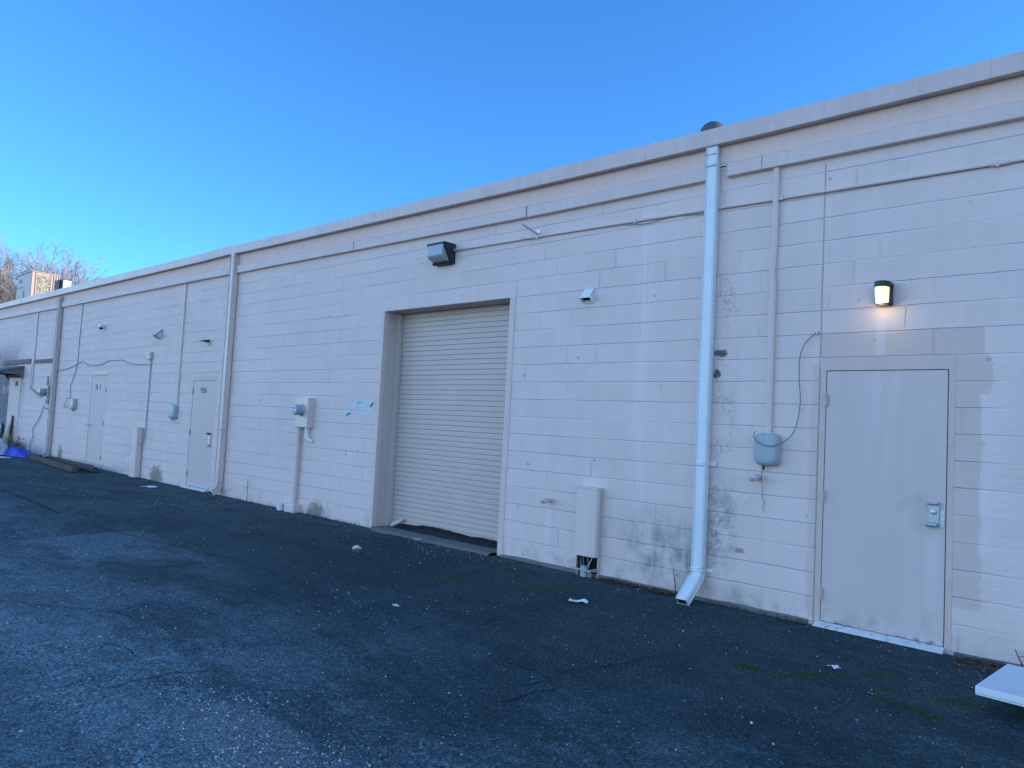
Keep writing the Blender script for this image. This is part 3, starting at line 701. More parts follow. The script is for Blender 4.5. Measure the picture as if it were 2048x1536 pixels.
T = thing('raceway', (-.49, 0, 1.6), 'narrow painted raceway dropping to the grey box near the plain door', 'raceway')
MB().add(*(lambda m: (m.v, m.f))(MB().loft([[(x + o, y, z) for x, y in ((-.517, -.0005), (-.517, -.030), (-.507, -.036), (-.474, -.036), (-.464, -.030), (-.464, -.0005))] for z, o in ((4.015, 0), (3.30, .004), (3.06, -.012), (2.93, .0))]))).build('upper_cover', M['pipe_paint'], T, auto=40)
MB().loft([[(x + o, y, z) for x, y in ((-.519, -.0005), (-.519, -.032), (-.509, -.039), (-.472, -.039), (-.462, -.032), (-.462, -.0005))] for z, o in ((2.95, 0), (2.1, 0), (1.585, 0))]).build('lower_cover', M['pipe_paint'], T, auto=40)
MB().loft([[(x, y, z) for x, y in ((-.523, -.0005), (-.523, -.034), (-.511, -.042), (-.470, -.042), (-.458, -.034), (-.458, -.0005))] for z in (1.80, 1.84)]).build('joint_cover', M['pipe_paint'], T, auto=40)
T = thing('raceway', (-12.92, 0, 1.62), 'narrow painted raceway dropping to the grey box left of the door numbered 926', 'raceway')
MB().box(-12.955, -12.895, -.035, -.0005, 1.6, 4.10).build('cover', M['pipe_paint'], T, bevel=.006)
T = thing('raceway', (-23.18, 0, 2.2), 'narrow painted raceway left of the far grey-beige downspout', 'raceway')
MB().box(-23.22, -23.13, -.035, -.0005, 2.0, 4.2).build('cover', M['pipe_paint'], T, bevel=.006)
MB().tube([(-23.24, -.03, 2.66), (-23.24, -.03, 1.9)], .014, 8).build('pipe', M['cable_paint'], T)

# grey telephone boxes
def tele(name, X0, X1, z0, z1, label, mat=None):
    T = thing(name, ((X0 + X1) / 2, 0, z0), label, 'utility box', 'grey telephone boxes on the wall')
    cx, cz, hx, hz = (X0 + X1) / 2, (z0 + z1) / 2, (X1 - X0) / 2, (z1 - z0) / 2
    def ring(y, s, e=3.6, tz=1.0, dz=0):
        r = []
        for k in range(36):
            a = 2 * math.pi * k / 36; c, q = math.cos(a), math.sin(a)
            px = abs(c) ** (2 / e) * (1 if c > 0 else -1); pz = abs(q) ** (2 / e) * (1 if q > 0 else -1)
            r.append((cx + px * hx * s, y, cz + pz * hz * s * tz + dz))
        return r
    MB().loft([ring(-.0005, 1.0, 5), ring(-.030, 1.0, 5), ring(-.032, .975, 5)]).build('base', mat or M['plastic'], T, auto=40)
    MB().loft([ring(-.032, .985, 4.2), ring(-.062, .97, 4), ring(-.084, .92, 3.8), ring(-.096, .82, 3.6), ring(-.098, .6, 3.4)]).build('lid', mat or M['plastic'], T, auto=35)
    MB().box(cx - .055, cx + .02, -.101, -.097, cz - .035, cz + .0).build('plate', mat or M['plastic'], T, bevel=.001)
    MB().tube([(cx - .03, -.04, z0 + .01), (cx - .03, -.04, z0 - .035)], .012, 10).build('cable_gland', M['black'], T)
    return T
tele('telephone_box', -.602, -.372, 1.298, 1.592, 'large grey rounded box with a looping cable left of the plain door')
tele('telephone_box', -13.165, -12.865, 1.315, 1.62, 'grey box hung left of the door numbered 926')
tele('telephone_box', -19.33, -19.03, 1.355, 1.66, 'grey box with small cable loop beside the far downspout')
cb = MB().tube(wave([(-.085, -.004, 2.470), (-.10, -.03, 2.462), (-.185, -.04, 2.370), (-.225, -.035, 2.23), (-.222, -.03, 2.04), (-.210, -.03, 1.85), (-.245, -.05, 1.62), (-.325, -.10, 1.515), (-.43, -.125, 1.475), (-.53, -.125, 1.500), (-.585, -.105, 1.55), (-.590, -.07, 1.60)]), .0045, 7)
tag(cb.build('cable', M['cable_dark'], None, smooth=True), 'looping cable hung from a hook left of the plain door', 'cable')
tag(MB().lathe([(.016, 0), (.016, .012), (.006, .03)], (-.085, -.0005, 2.472), (0, -1, 0), 12).build('cable_hook', M['galv'], None), 'small metal hook holding the looping cable', 'hook')
tag(MB().tube(wave([(-.52, -.045, 1.27), (-.535, -.03, 1.20), (-.53, -.02, 1.08), (-.522, -.02, 1.0), (-.505, -.02, .965), (-.520, -.02, .93), (-.513, -.02, .885)], 6), .0022, 5).build('wire', M['stem'], None), 'thin kinked wire dangling below the large grey box', 'wire')
tag(MB().tube(wave([(-19.19, -.012, 4.19), (-19.24, -.012, 3.3), (-19.26, -.012, 2.55), (-19.52, -.012, 2.15), (-19.62, -.02, 1.95), (-19.52, -.03, 1.68), (-19.62, -.06, 1.66), (-19.85, -.05, 1.50), (-19.83, -.05, 1.40), (-19.6, -.06, 1.44), (-19.36, -.05, 1.50)]), .0075, 6).build('cable', M['cable_dark'], None, smooth=True), 'cable dropping from the eaves to the far grey box', 'cable')
tag(MB().tube(wave([(-20.83, -.02, 2.40), (-20.0, -.015, 2.45), (-19.4, -.015, 2.53), (-18.88, -.012, 2.615), (-18.4, -.03, 2.53), (-17.9, -.03, 2.50), (-17.37, -.02, 2.53), (-16.98, -.012, 2.600), (-16.5, -.012, 2.60), (-16.07, -.012, 2.595), (-15.75, -.03, 2.53), (-15.2, -.03, 2.48), (-14.46, -.02, 2.455), (-14.42, -.02, 2.40)], 8), .0065, 6).build('cable', M['cable_dark'], None, smooth=True), 'sagging cable strung along the wall above the worn-number door', 'cable')
tag(MB().tube([(-14.40, -.02, 2.56), (-14.405, -.02, 1.14), (-14.415, -.03, .86), (-14.45, -.05, .72), (-14.55, -.06, .74)], .011, 7).build('cable', M['cable_paint'], None, smooth=True), 'vertical cable running down beside the tall far cable guard', 'cable')
T = thing('junction_box', (-14.46, 0, 2.57), 'small square junction box above the tall far cable guard', 'junction box')
MB().box(-14.56, -14.36, -.07, -.0005, 2.575, 2.735).build('box', M['grey_metal'], T, bevel=.01)
for x in (-14.50, -14.41): MB().lathe([(.022, 0), (.022, .02)], (x, -.07, 2.69), (0, -1, 0), 10).build('knockout', M['galv'], T)
T = thing('dome_camera', (-17.5, 0, 3.38), 'tiny white and black dome camera high above the worn-number door', 'camera')
MB().lathe([(.04, 0), (.04, .03), (.055, .05), (.06, .09), (.05, .12)], (-17.50, -.0005, 3.47), (0, -1, 0)).build('body', M['white_metal'], T, auto=40)
MB().lathe([(.05, 0), (.045, .03), (.02, .05)], (-17.50, -.075, 3.425), (0, -.4, -1)).build('dome', M['black'], T, auto=50)
# vent hoods
T = thing('vent_hood', (-2.57, 0, 2.92), 'pale square vent hood on the wall right of the roll-up door', 'vent')
vh = MB().prism_x([(-.0005, 3.078), (-.004, 3.078), (-.088, 2.972), (-.088, 2.966), (-.084, 2.966), (-.0045, 3.066)], -2.642, -2.505)
for a, b in ((-2.642, -2.638), (-2.509, -2.505)): vh.prism_x([(-.0005, 3.076), (-.004, 3.076), (-.086, 2.968), (-.030, 2.926), (-.0005, 2.922)], a, b)
vh.build('cover', M['white_metal'], T)
MB().box(-2.637, -2.510, -.012, -.0005, 2.918, 2.95).build('flap', M['pipe_paint'], T)
MB().box(-2.637, -2.510, -.02, -.0125, 2.95, 3.04).build('dark_throat', M['dark'], T)
T = thing('vent_hood', (-14.02, 0, 3.01), 'small wedge vent hood high above the tall far cable guard', 'vent')
vh = MB().prism_x([(-.0005, 3.215), (-.012, 3.215), (-.155, 3.075), (-.14, 3.065), (-.02, 3.18)], -14.12, -13.94)
for a, b in ((-14.12, -14.11), (-13.95, -13.94)): vh.prism_x([(-.0005, 3.21), (-.012, 3.21), (-.15, 3.075), (-.06, 3.015), (-.0005, 3.01)], a, b)
vh.build('cover', M['pipe_paint'], T)
MB().box(-14.11, -13.95, -.015, -.0005, 3.02, 3.17).build('dark_throat', M['dark'], T)
# old bracket arm
T = thing('bracket_arm', (-3.36, 0, 3.8), 'thin rusty bracket arm sticking out above the roll-up door corner', 'bracket')
MB().box(-3.385, -3.335, -.006, -.0005, 3.755, 3.845).build('wall_plate', M['galv'], T)
MB().obox((-3.37, -.14, 3.825), (.006, 0, 0), (0, .14, -.028), (0, .002, .010)).build('arm', M['grey_metal'], T)
MB().tube(wave([(-3.36, -.02, 3.76), (-3.42, -.05, 3.745), (-3.50, -.06, 3.75), (-3.56, -.08, 3.77)]), .003, 5).build('loose_wire', M['cable_paint'], T)
# pipe stubs
def stub(x, z, label):
    T = thing('pipe_stub', (x, 0, z), label, 'pipe stub', 'capped pipe stubs low on the wall')
    MB().lathe([(.040, 0), (.040, .006), (.034, .012), (.030, .014)], (x, -.0005, z), (0, -1, 0)).build('flange', M['pipe_paint'], T, auto=40)
    MB().lathe([(.026, 0), (.026, .075), (.030, .078), (.030, .115), (.024, .122)], (x, -.012, z), (0, -1, -.12)).build('pipe', M['pipe_paint'], T, auto=40)
    MB().lathe([(.017, 0), (.017, .03), (.012, .033)], (x, -.128, z - .015), (0, -1, -.12), 6).build('plug', M['galv'], T)
stub(-.575, 1.195, 'capped pipe stub just below the large grey box')
stub(-2.985, .738, 'capped pipe stub left of the open-bottomed cable guard')

# ------------------------------------------------------------------ cable guards
T = thing('cable_guard', (-2.4, 0, 0), 'painted cable guard with broken open bottom showing black wires', 'cable guard', 'cable guards standing on the wall foot')
pf = lambda x0, x1, d: [(x0, -.001), (x0, -d + .02), (x0 + .006, -d + .006), (x0 + .02, -d), (x1 - .02, -d), (x1 - .006, -d + .006), (x1, -d + .02), (x1, -.001)]
def channel(m, x0, x1, d, z0, z1, t=.004, y1=-.001):
    o = pf(x0, x1, d); i = [(x0 + t, y1), (x0 + t, -d + .022), (x0 + .009, -d + .009), (x0 + .022, -d + t), (x1 - .022, -d + t), (x1 - .009, -d + .009), (x1 - t, -d + .022), (x1 - t, y1)]
    o = [(x, y if y < -.01 else y1) for x, y in o]; n = len(o)
    vs = [(x, y, z0) for x, y in o] + [(x, y, z1) for x, y in o] + [(x, y, z0) for x, y in i] + [(x, y, z1) for x, y in i]; fs = []
    for k in range(n - 1):
        fs += [(k, k + 1, n + k + 1, n + k), (2 * n + k, 3 * n + k, 3 * n + k + 1, 2 * n + k + 1), (k, 2 * n + k, 2 * n + k + 1, k + 1), (n + k, n + k + 1, 3 * n + k + 1, 3 * n + k)]
    m.add(vs, fs)
m = MB(); channel(m, -2.548, -2.268, .105, .212, .915, y1=-.045); m.build('cover', M['beige_metal'], T, auto=40)
MB().loft([[(x, y, z) for x, y in pf(-2.552, -2.264, .110)] for z in (.915, .934)]).build('cap', M['beige_metal'], T, bevel=.004)
MB().box(-2.548, -2.543, -.048, -.001, -.02, .915).box(-2.273, -2.268, -.048, -.001, -.02, .915).box(-2.543, -2.273, -.006, -.001, .22, .915).build('back_channel', M['grey_metal'], T)
MB().box(-2.543, -2.273, -.004, -.001, .0, .22).build('dark_backing', M['dark'], T)
rng = random.Random(5)
for k in range(10):
    x = -2.53 + .016 * k; pts = [(x + rng.uniform(-.01, .01), -.05 + rng.uniform(-.03, .03), zz) for zz in (.30, .20, .12, .0)]
    MB().tube(wave(pts, 4), rng.uniform(.005, .009), 6).build('wire', M['black'] if k % 3 else M['cable_dark'], T)
MB().tube([(-2.325, -.07, .20), (-2.36, -.09, .10)], .006, 7).build('loose_pipe', M['pink_pipe'], T)
MB().tube([(-2.42, -.07, -.02), (-2.42, -.07, .105)], .036, 14).tube([(-2.42, -.07, .07), (-2.42, -.07, .11)], .040, 14).build('conduit_stub', M['plastic'], T, auto=40)
MB().box(-2.54, -2.285, -.112, -.104, .060, .078).box(-2.30, -2.285, -.112, -.02, .060, .09).build('clamp_bar', M['plastic'], T)
for x in (-2.51, -2.465, -2.365, -2.335): MB().tube([(x, -.07, -.01), (x + .004, -.075, .055)], .009, 8).build('pipe_end', M['pink_pipe'], T)
T = thing('cable_guard', (-14.72, 0, 0), 'tall painted cable guard standing between the two numbered doors', 'cable guard', 'cable guards standing on the wall foot')
m = MB(); channel(m, -14.88, -14.56, .13, 0, 1.055, y1=-.012); m.build('cover', M['beige_metal'], T, auto=40)
MB().loft([[(x, y, z) for x, y in pf(-14.89, -14.55, .138)] for z in (1.055, 1.078)]).build('cap', M['beige_metal'], T, bevel=.004)
MB().box(-14.885, -14.555, -.012, -.001, 0, 1.055).build('back_channel', M['cable_dark'], T)
MB().box(-14.874, -14.57, -.1335, -.1305, .20, .203).build('seam', M['cable_dark'], T)
MB().lathe([(.010, 0), (.010, .003)], (-14.563, -.06, .83), (1, 0, 0), 8).build('screw', M['cable_dark'], T)

# ------------------------------------------------------------------ electric meters
T = thing('electric_meter', (-8.06, 0, 1.34), 'round glass electric meter on a beige box left of the graffiti', 'electric meter')
MB().box(-8.235, -7.882, -.108, -.0005, 1.340, 1.812).build('box', M['beige_metal'], T, bevel=.006)
MB().box(-8.239, -7.879, -.114, -.108, 1.345, 1.812).build('cover', M['beige_metal'], T, bevel=.004)
MB().lathe([(.098, 0), (.098, .022), (.090, .030)], (-8.06, -.112, 1.612), (0, -1, 0), 28).build('ring', M['galv'], T, auto=40)
MB().lathe([(.084, 0), (.084, .085), (.078, .105), (.060, .112)], (-8.06, -.14, 1.612), (0, -1, 0), 28).build('glass', M['glass'], T, auto=40)
MB().lathe([(.062, 0), (.062, .003)], (-8.06, -.252, 1.612), (0, -1, 0), 24).build('dial', M['paper'], T)
dl = MB().box(-8.09, -8.03, -.2575, -.2555, 1.628, 1.646).box(-8.085, -8.035, -.2575, -.2555, 1.60, 1.606).box(-8.1, -8.02, -.2575, -.2555, 1.57, 1.582); dl.build('display', M['wood'], T)
MB().tube([(-8.19, -.055, 1.345), (-8.20, -.05, .7), (-8.21, -.05, .12)], .034, 12).tube([(-8.19, -.055, 1.345), (-8.19, -.055, 1.30)], .042, 12).build('conduit', M['pipe_paint'], T, auto=40)
MB().tube([(-7.955, -.06, 1.345), (-7.955, -.06, 1.235)], .030, 12).tube([(-7.955, -.06, 1.24), (-7.945, -.062, 1.19), (-7.90, -.05, 1.15), (-7.84, -.012, 1.13)], [.030, .034, .030, .022], 12).build('pull_elbow', M['white_metal'], T, auto=40)
T2 = MB().box(-8.36, -8.07, -.135, -.0005, -.01, .125).build('footing_box', M['beige_metal'], T, bevel=.018)
tag(MB().lathe([(.052, 0), (.058, .11), (.060, .12)], (-8.50, -.11, -.005), (.06, 0, 1), 16).build('paper_cup', M['paper'], None, auto=40), 'white cup standing at the foot of the meter conduit', 'cup')
T = thing('electric_meter', (-21.45, 0, 1.5), 'old round electric meter behind the far downspout', 'electric meter')
MB().box(-21.62, -21.30, -.10, -.0005, 1.62, 1.98).build('box', M['grey_metal'], T, bevel=.006)
MB().lathe([(.11, 0), (.11, .03)], (-21.46, -.10, 1.80), (0, -1, 0), 20).build('ring', M['cable_dark'], T, auto=40)
MB().lathe([(.095, 0), (.095, .12), (.07, .135)], (-21.46, -.13, 1.80), (0, -1, 0), 20).build('glass', M['glass'], T, auto=40)
MB().box(-21.66, -21.28, -.13, -.0005, 1.50, 1.60).build('switch_box', M['pipe_paint'], T, bevel=.006)
MB().box(-21.24, -21.16, -.06, -.0005, 1.45, 2.1).box(-21.6, -21.15, -.05, -.0005, 1.33, 1.36).build('side_channel', M['cable_dark'], T)
MB().tube([(-21.46, -.06, 1.98), (-21.46, -.06, 2.25)], .03, 8).build('riser_pipe', M['cable_paint'], T)
tag(MB().tube(wave([(-23.24, -.03, 1.92), (-22.9, -.04, 1.85), (-22.3, -.04, 1.70), (-21.9, -.05, 1.72)]), .02, 6).build('cable', M['cable_paint'], None, smooth=True), 'cable sagging from the far raceway to the old meter', 'cable')
tag(MB().tube(wave([(-21.75, -.03, 1.42), (-22.1, -.03, 1.05), (-22.6, -.03, .75), (-22.55, -.03, .5), (-22.75, -.03, .3), (-22.75, -.03, .02)]), .012, 6).build('cable', M['cable_paint'], None, smooth=True), 'cable running down to the ground below the old meter', 'cable')

# ------------------------------------------------------------------ far end: boards, awning, rubbish
for a, b, z0, z1, lb in ((-26.5, -23.50, 2.665, 2.80, 'dark weathered board fixed above the small awning'), (-23.06, -21.30, 2.655, 2.755, 'weathered board fixed between raceway and far downspout')):
    tag(MB().box(a, b, -.045, -.0005, z0, z1).build('wall_board', M['grey_wood'], None, bevel=.004), lb, 'board', 'weathered boards fixed on the far wall')
T = thing('awning', (-25.1, 0, 2.3), 'small weathered wooden awning above the shaded far door', 'awning')
MB().prism_x([(-.0005, 2.60), (-.62, 2.42), (-.62, 2.385), (-.0005, 2.565)], -26.0, -24.15).build('roof', M['grey_wood'], T)
MB().box(-26.0, -24.15, -.625, -.585, 2.325, 2.384).build('front_rail', M['wood'], T)
for x in (-25.95, -24.25): MB().prism_x([(-.0005, 2.56), (-.585, 2.385), (-.585, 2.33), (-.1, 2.33), (-.0005, 2.18)], x, x + .06).build('side_bracket', M['grey_wood'], T)
tag(MB().box(-27.42, -27.25, -.16, -.0005, 2.95, 3.12).build('wall_fixture', M['pipe_paint'], None, bevel=.02), 'pale small fixture at the far left edge of the wall', 'wall fixture')
# timbers lying on the ground
for (ax, ay), (bx, by), wd, ht, lb in (((-21.0, -.50), (-15.95, -.86), .13, .11, 'longest weathered timber lying nearest the lot'), ((-19.1, -.36), (-15.9, -.47), .11, .11, 'shorter weathered timber lying beside the worn-number door'), ((-20.4, -.14), (-17.0, -.20), .10, .07, 'thin weathered timber lying against the wall foot')):
    a, b = Vector((ax, ay, 0)), Vector((bx, by, 0)); t = (b - a).normalized(); n = Vector((-t.y, t.x, 0)); c = (a + b) / 2
    zc = gz(c.x, c.y) + ht / 2 + .012
    tag(MB().obox((c.x, c.y, zc), t * (b - a).length / 2, n * wd / 2, (0, 0, ht / 2)).build('timber', M['wood'], None, bevel=.01), lb, 'timber', 'timbers lying along the wall')
# crumpled blue tarp
def heap(cx, cy, rx, ry, h, seed, rough=.5, nx=34, ny=22):
    m = MB(); off = Vector((seed * 3.1, seed * 1.7, seed))
    def f(u, v):
        r = math.hypot(u, v); x = cx + u * rx * (1 + .25 * mnoise.noise(Vector((u * 2, v * 2, seed)))); y = cy + v * ry
        e = max(0, 1 - r ** 2.2)
        rid = 1 - abs(mnoise.noise(Vector((u * 2.3, v * 2.3, 0)) + off)) * 1.6
        rid2 = 1 - abs(mnoise.noise(Vector((u * 6, v * 5, 1)) + off)) * 1.4
        z = gz(x, y) + .006 + h * e ** .7 * (1 - rough + rough * (.7 * rid + .4 * rid2))
        return (x, y, z)
    us = np.linspace(-1, 1, nx); vs = np.linspace(-1, 1, ny)
    def disc(u, v):
        # square to disc
        return f(u * math.sqrt(1 - v * v / 2), v * math.sqrt(1 - u * u / 2))
    return m.grid(us, vs, disc)
tag(heap(-22.15, -.55, 1.6, .36, .22, 3, 1.0).build('tarp', M['blue_tarp'], None, smooth=True), 'crumpled bright blue tarp on the ground near the far downspout', 'tarp')
tag(heap(-22.55, -1.00, .75, .40, .50, 9, .8).build('rubbish_bag', M['bag'], None, smooth=True), 'stuffed white rubbish bag beside the blue tarp', 'bag')
T = thing('wheel', (-25.3, -.5, 0), 'dark wheel with white rim leaning behind the white rubbish bag', 'wheel')
def torus(c, R0, r, tilt, m, n=28, k=8):
    vs = []; fs = []
    for i in range(n):
        a = 2 * math.pi * i / n
        for j in range(k):
            b = 2 * math.pi * j / k; rr = R0 + r * math.cos(b)
            p = Vector((rr * math.cos(a), r * math.sin(b), rr * math.sin(a))); p.rotate(Matrix.Rotation(tilt, 3, 'X')); vs.append(Vector(c) + p)
    for i in range(n):
        for j in range(k): fs.append((i * k + j, i * k + (j + 1) % k, ((i + 1) % n) * k + (j + 1) % k, ((i + 1) % n) * k + j))
    return m.add(vs, fs)
torus((-25.0, -.35, .42), .36, .05, R(-12), MB()).build('tyre', M['black'], T, smooth=True)
torus((-25.0, -.36, .42), .30, .022, R(-12), MB()).build('rim', M['white_metal'], T, smooth=True)
sp = MB()
for k in range(9):
    a = 2 * math.pi * k * .382 * 2.6 / 2.6; sp.tube([(-25.0, -.36, .42), (-25.0 + .29 * math.cos(a), -.36 + .06 * math.sin(a), .42 + .285 * math.sin(a))], .006, 5)
sp.build('spokes', M['galv'], T)
tag(MB().loft([[(-25.35, -.15, .02), (-24.75, -.15, .02), (-24.75, -.10, .02), (-25.35, -.10, .02)], [(-24.86, -.06, 1.05), (-24.80, -.06, 1.05), (-24.80, -.02, 1.05), (-24.86, -.02, 1.05)]]).build('traffic_board', M['black'], None), 'dark pointed board leaning on the wall behind the wheel', 'board')
# shrub at the wall
T = thing('shrub', (-23.7, -.15, 0), 'yellowish green shrub growing at the wall behind the blue tarp', 'shrub')
rng = random.Random(3); st = MB(); lf = MB()
for k in range(26):
    a = rng.uniform(0, 6.28); r = rng.uniform(.05, .55); top = Vector((-23.75 + r * math.cos(a) * 1.1, -.20 + .15 * math.sin(a) - .02, rng.uniform(.18, .50) * (1.15 - r)))
    st.tube([(-23.75 + rng.uniform(-.2, .2), -.18, 0), top * .5 + Vector((-23.75, -.2, 0)) * .5, top], [.01, .007, .003], 5)
    for j in range(34):
        p = Vector((-23.75, -.2, .0)).lerp(top, rng.uniform(.3, 1.05)) + Vector((rng.gauss(0, .07), rng.gauss(0, .04), rng.gauss(0, .06)))
        p.y = min(p.y, -.01); p.z = max(p.z, .01)
        u = Vector((rng.gauss(0, 1), rng.gauss(0, 1), rng.gauss(0, 1))).normalized() * rng.uniform(.02, .05); v2 = u.orthogonal().normalized() * rng.uniform(.01, .02)
        lf.add([p - u, p + v2, p + u, p - v2], [(0, 1, 2, 3)])
st.build('stems', M['stem'], T); lf.build('foliage', M['weed'], T, fix=False)

# ------------------------------------------------------------------ black plastic film at the roll-up door foot
fl = MB(); rings = []
for x in np.linspace(-6.04, -3.78, 70):
    h = interp(x, [(-6.04, 0.028), (-5.85, 0.062), (-5.6, 0.059), (-5.45, 0.084), (-5.2, 0.096), (-4.8, 0.077), (-4.5, 0.068), (-4.35, 0.081), (-4.1, 0.077), (-3.78, 0.062)]) + .006 * mnoise.noise(Vector((x * 6, 0, 0)))
    yf = .185 + .012 * mnoise.noise(Vector((x * 2.5, 3, 0))) + .05 * (x + 6.04) / 2.26 * 0; yb = .288
    r = []
    for k in range(12):
        t = k / 11; y = yb + (yf - yb) * t
        zz = .028 + h * max(0, (1 - t ** 2.6)) ** .8 * (1 + .12 * mnoise.noise(Vector((x * 3.5, t * 3.2, 8)))) + .008 * mnoise.noise(Vector((x * 9, t * 7, 2)))
        r.append((x, y + .008 * mnoise.noise(Vector((x * 5, t * 4, 5))), zz))
    r += [(x, yf - .004, .026), (x, yb, .026)]
    rings.append(r)
fl.loft(rings)
tag(fl.build('plastic_film', M['rubber'], None, smooth=True), 'rolled black plastic film stuffed along the roll-up door foot', 'plastic film')
tag(MB().tube([(-6.02, .20, .05), (-5.93, .23, .10), (-5.86, .26, .15)], [.035, .03, .02], 8).build('rag', M['bag'], None, smooth=True), 'grey rag tucked at the left end of the black film', 'rag')

# ------------------------------------------------------------------ white panel at the right edge
T = thing('white_panel', (2.3, -.85, 0), 'thick clean white panel lying raised off the asphalt', 'panel')
zc = .165
pn = MB().obox((2.377, -1.017, zc - .020), (.985, -.06, 0), (.024, .3525, 0), (0, 0, .020)); pn.build('board', M['panel'], T, bevel=.004)
MB().obox((2.377, -1.017, zc - .046), (.983, -.06, 0), (.024, .3505, 0), (0, 0, .004)).build('underside', M['paper'], T)
for x, yy in ((2.15, -1.0), (3.1, -1.06)):
    tag(MB().box(x - .05, x + .05, yy - .3, yy + .3, gz(x, yy) - .01, zc - .0505).build('timber_block', M['wood'], None, bevel=.006), 'timber block propping up the ' + ('near' if x < 2.5 else 'hidden') + ' end of the white panel', 'timber block')

# ------------------------------------------------------------------ things on and behind the roof
T = thing('rooftop_unit', (-29.4, 1.5, 4.8), 'boxy tan rooftop air conditioner with one sunlit side', 'air conditioner')
zr = interp(-29, FT)
MB().box(-30.35, -28.5, 1.02, 1.92, 5.17, 6.19).build('cabinet', M['tan_metal'], T, bevel=.02)
MB().box(-30.38, -28.47, .99, 1.95, 6.19, 6.215).build('top_panel', M['tan_metal'], T)
MB().box(-28.499, -28.485, 1.19, 1.62, 5.30, 6.10).build('coil', M['coil'], T)
co = MB()
for yy in (1.03, 1.15, 1.63, 1.72, 1.80, 1.88): co.box(-28.499, -28.47, yy, yy + .03, 5.18, 6.18)
co.build('corner_post', M['tan_metal'], T)
MB().box(-30.0, -29.8, 1.005, 1.02, 5.9, 6.0).box(-30.2, -29.5, 1.008, 1.02, 5.70, 5.72).box(-29.4, -29.3, 1.008, 1.02, 5.20, 5.55).build('panel_handles', M['cable_dark'], T)
MB().box(-28.95, -28.2, 1.96, 2.22, 5.62, 6.02).build('intake_hood', M['white_metal'], T, bevel=.01)
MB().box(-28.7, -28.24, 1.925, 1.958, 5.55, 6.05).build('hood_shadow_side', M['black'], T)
MB().box(-30.3, -28.55, 1.06, 1.16, zr, 5.17).box(-30.3, -28.55, 1.78, 1.88, zr, 5.17).build('curb', M['wood'], T)
MB().tube([(-28.4, 1.95, zr), (-28.4, 1.95, 5.5)], .03, 8).tube([(-28.4, 1.95, 5.4), (-28.4, 2.2, 5.45)], .03, 8).build('drain_pipe', M['white_metal'], T)
T = thing('roof_vent', (-1.9, 1.5, 4.4), 'round grey mushroom vent cap peeking over the roof edge', 'roof vent')
vx, vz = -1.965, 5.31
MB().lathe([(.09, 0), (.09, .74)], (vx, 1.5, 4.47), (0, 0, 1), 20).build('stem', M['galv'], T, auto=40)
MB().lathe([(.150, 0), (.158, .02), (.146, .07), (.115, .115), (.07, .145), (.01, .155)], (vx, 1.5, vz - .155), (0, 0, 1), 28).build('cap', M['vent_grey'], T, auto=50)

# bare winter tree far behind the roof
T = thing('bare_tree', (-84, 13.8, 0), 'large bare leafless tree rising behind the far end of the roof', 'tree')
rng = random.Random(11); tk = MB(); tw = MB()
def branch(m, p, d, L, r, depth):
    n = 4 if depth < 3 else 3; pts = [p]; dd = d.copy(); q = p.copy()
    for i in range(n):
        dd = (dd + Vector((rng.gauss(0, .13), rng.gauss(0, .13), rng.gauss(.03, .09)))).normalized(); q = q + dd * L / n; pts.append(q.copy())
    tgt = tk if depth < 3 else tw
    tgt.tube(pts, [r * (1 - .45 * i / n) for i in range(n + 1)], 6 if depth < 3 else 3, cap=False)
    r = max(r, .0112)
    if depth >= 9: return
    kids = 3 if depth < 5 else 2 + (rng.random() < .55)
    for k in range(kids):
        t = rng.uniform(.45, 1.0) if k else 1.0
        s = pts[min(n, int(t * n))]; ax = dd.orthogonal().normalized(); ax.rotate(Matrix.Rotation(rng.uniform(0, 6.28), 3, dd))
        nd = dd.copy(); nd.rotate(Matrix.Rotation(R(rng.uniform(16, 46)) * (1 if k else .5), 3, ax))
        nd = (nd + Vector((0, 0, .06))).normalized()
        branch(m, s, nd, L * rng.uniform(.64, .80), r * (.66 if k else .74), depth + 1)
base = Vector((-84, 13.8, 0))
tk.tube([base, base + Vector((0, 0, 2.0)), base + Vector((.1, 0, 5.6))], [.42, .34, .30], 10)
for k in range(9):
    a = 2 * math.pi * k * .382 * 2.6 / 2.6 + rng.uniform(-.3, .3)
    branch(tk, base + Vector((0, 0, 3.6 + .3 * k)), Vector((math.cos(a) * 1.15, math.sin(a) * 1.15, .85)).normalized(), 4.5 * rng.uniform(.95, 1.05), .15, 1)
tk.build('trunk', M['bark'], T, smooth=True); tw.build('crown', M['bark'], T, fix=False)

# ------------------------------------------------------------------ litter on the asphalt
rng = random.Random(21)
def scrap(name, x, y, sx, sy, rot, label, cat, mat, group=None, lift=.006, curl=.02):
    m = MB(); c, s = math.cos(rot), math.sin(rot)
    def f(u, v):
        e = 1 + .35 * mnoise.noise(Vector((u * 2 + x * 7, v * 2, y * 5)))
        px, py = u * sx * e, v * sy * e; X, Y = x + px * c - py * s, y + px * s + py * c
        return (X, Y, gz(X, Y) + lift + curl * abs(mnoise.noise(Vector((u * 1.7 + x, v * 1.7, y)))) * 1.5)
    m.grid(np.linspace(-.5, .5, 7), np.linspace(-.5, .5, 6), f)
    return tag(m.build(name, mat, None, fix=False), label, cat, group)
scrap('paper_scrap', -1.74, -1.04, .16, .07, .5, 'torn white paper scrap on the asphalt below the open-bottomed cable guard', 'paper scrap', M['paper'], 'paper scraps lying on the asphalt', curl=.03)
scrap('paper_scrap', .50, -1.10, .085, .05, -.5, 'small white paper scrap beside the moss line in front of the plain door', 'paper scrap', M['paper'], 'paper scraps lying on the asphalt')
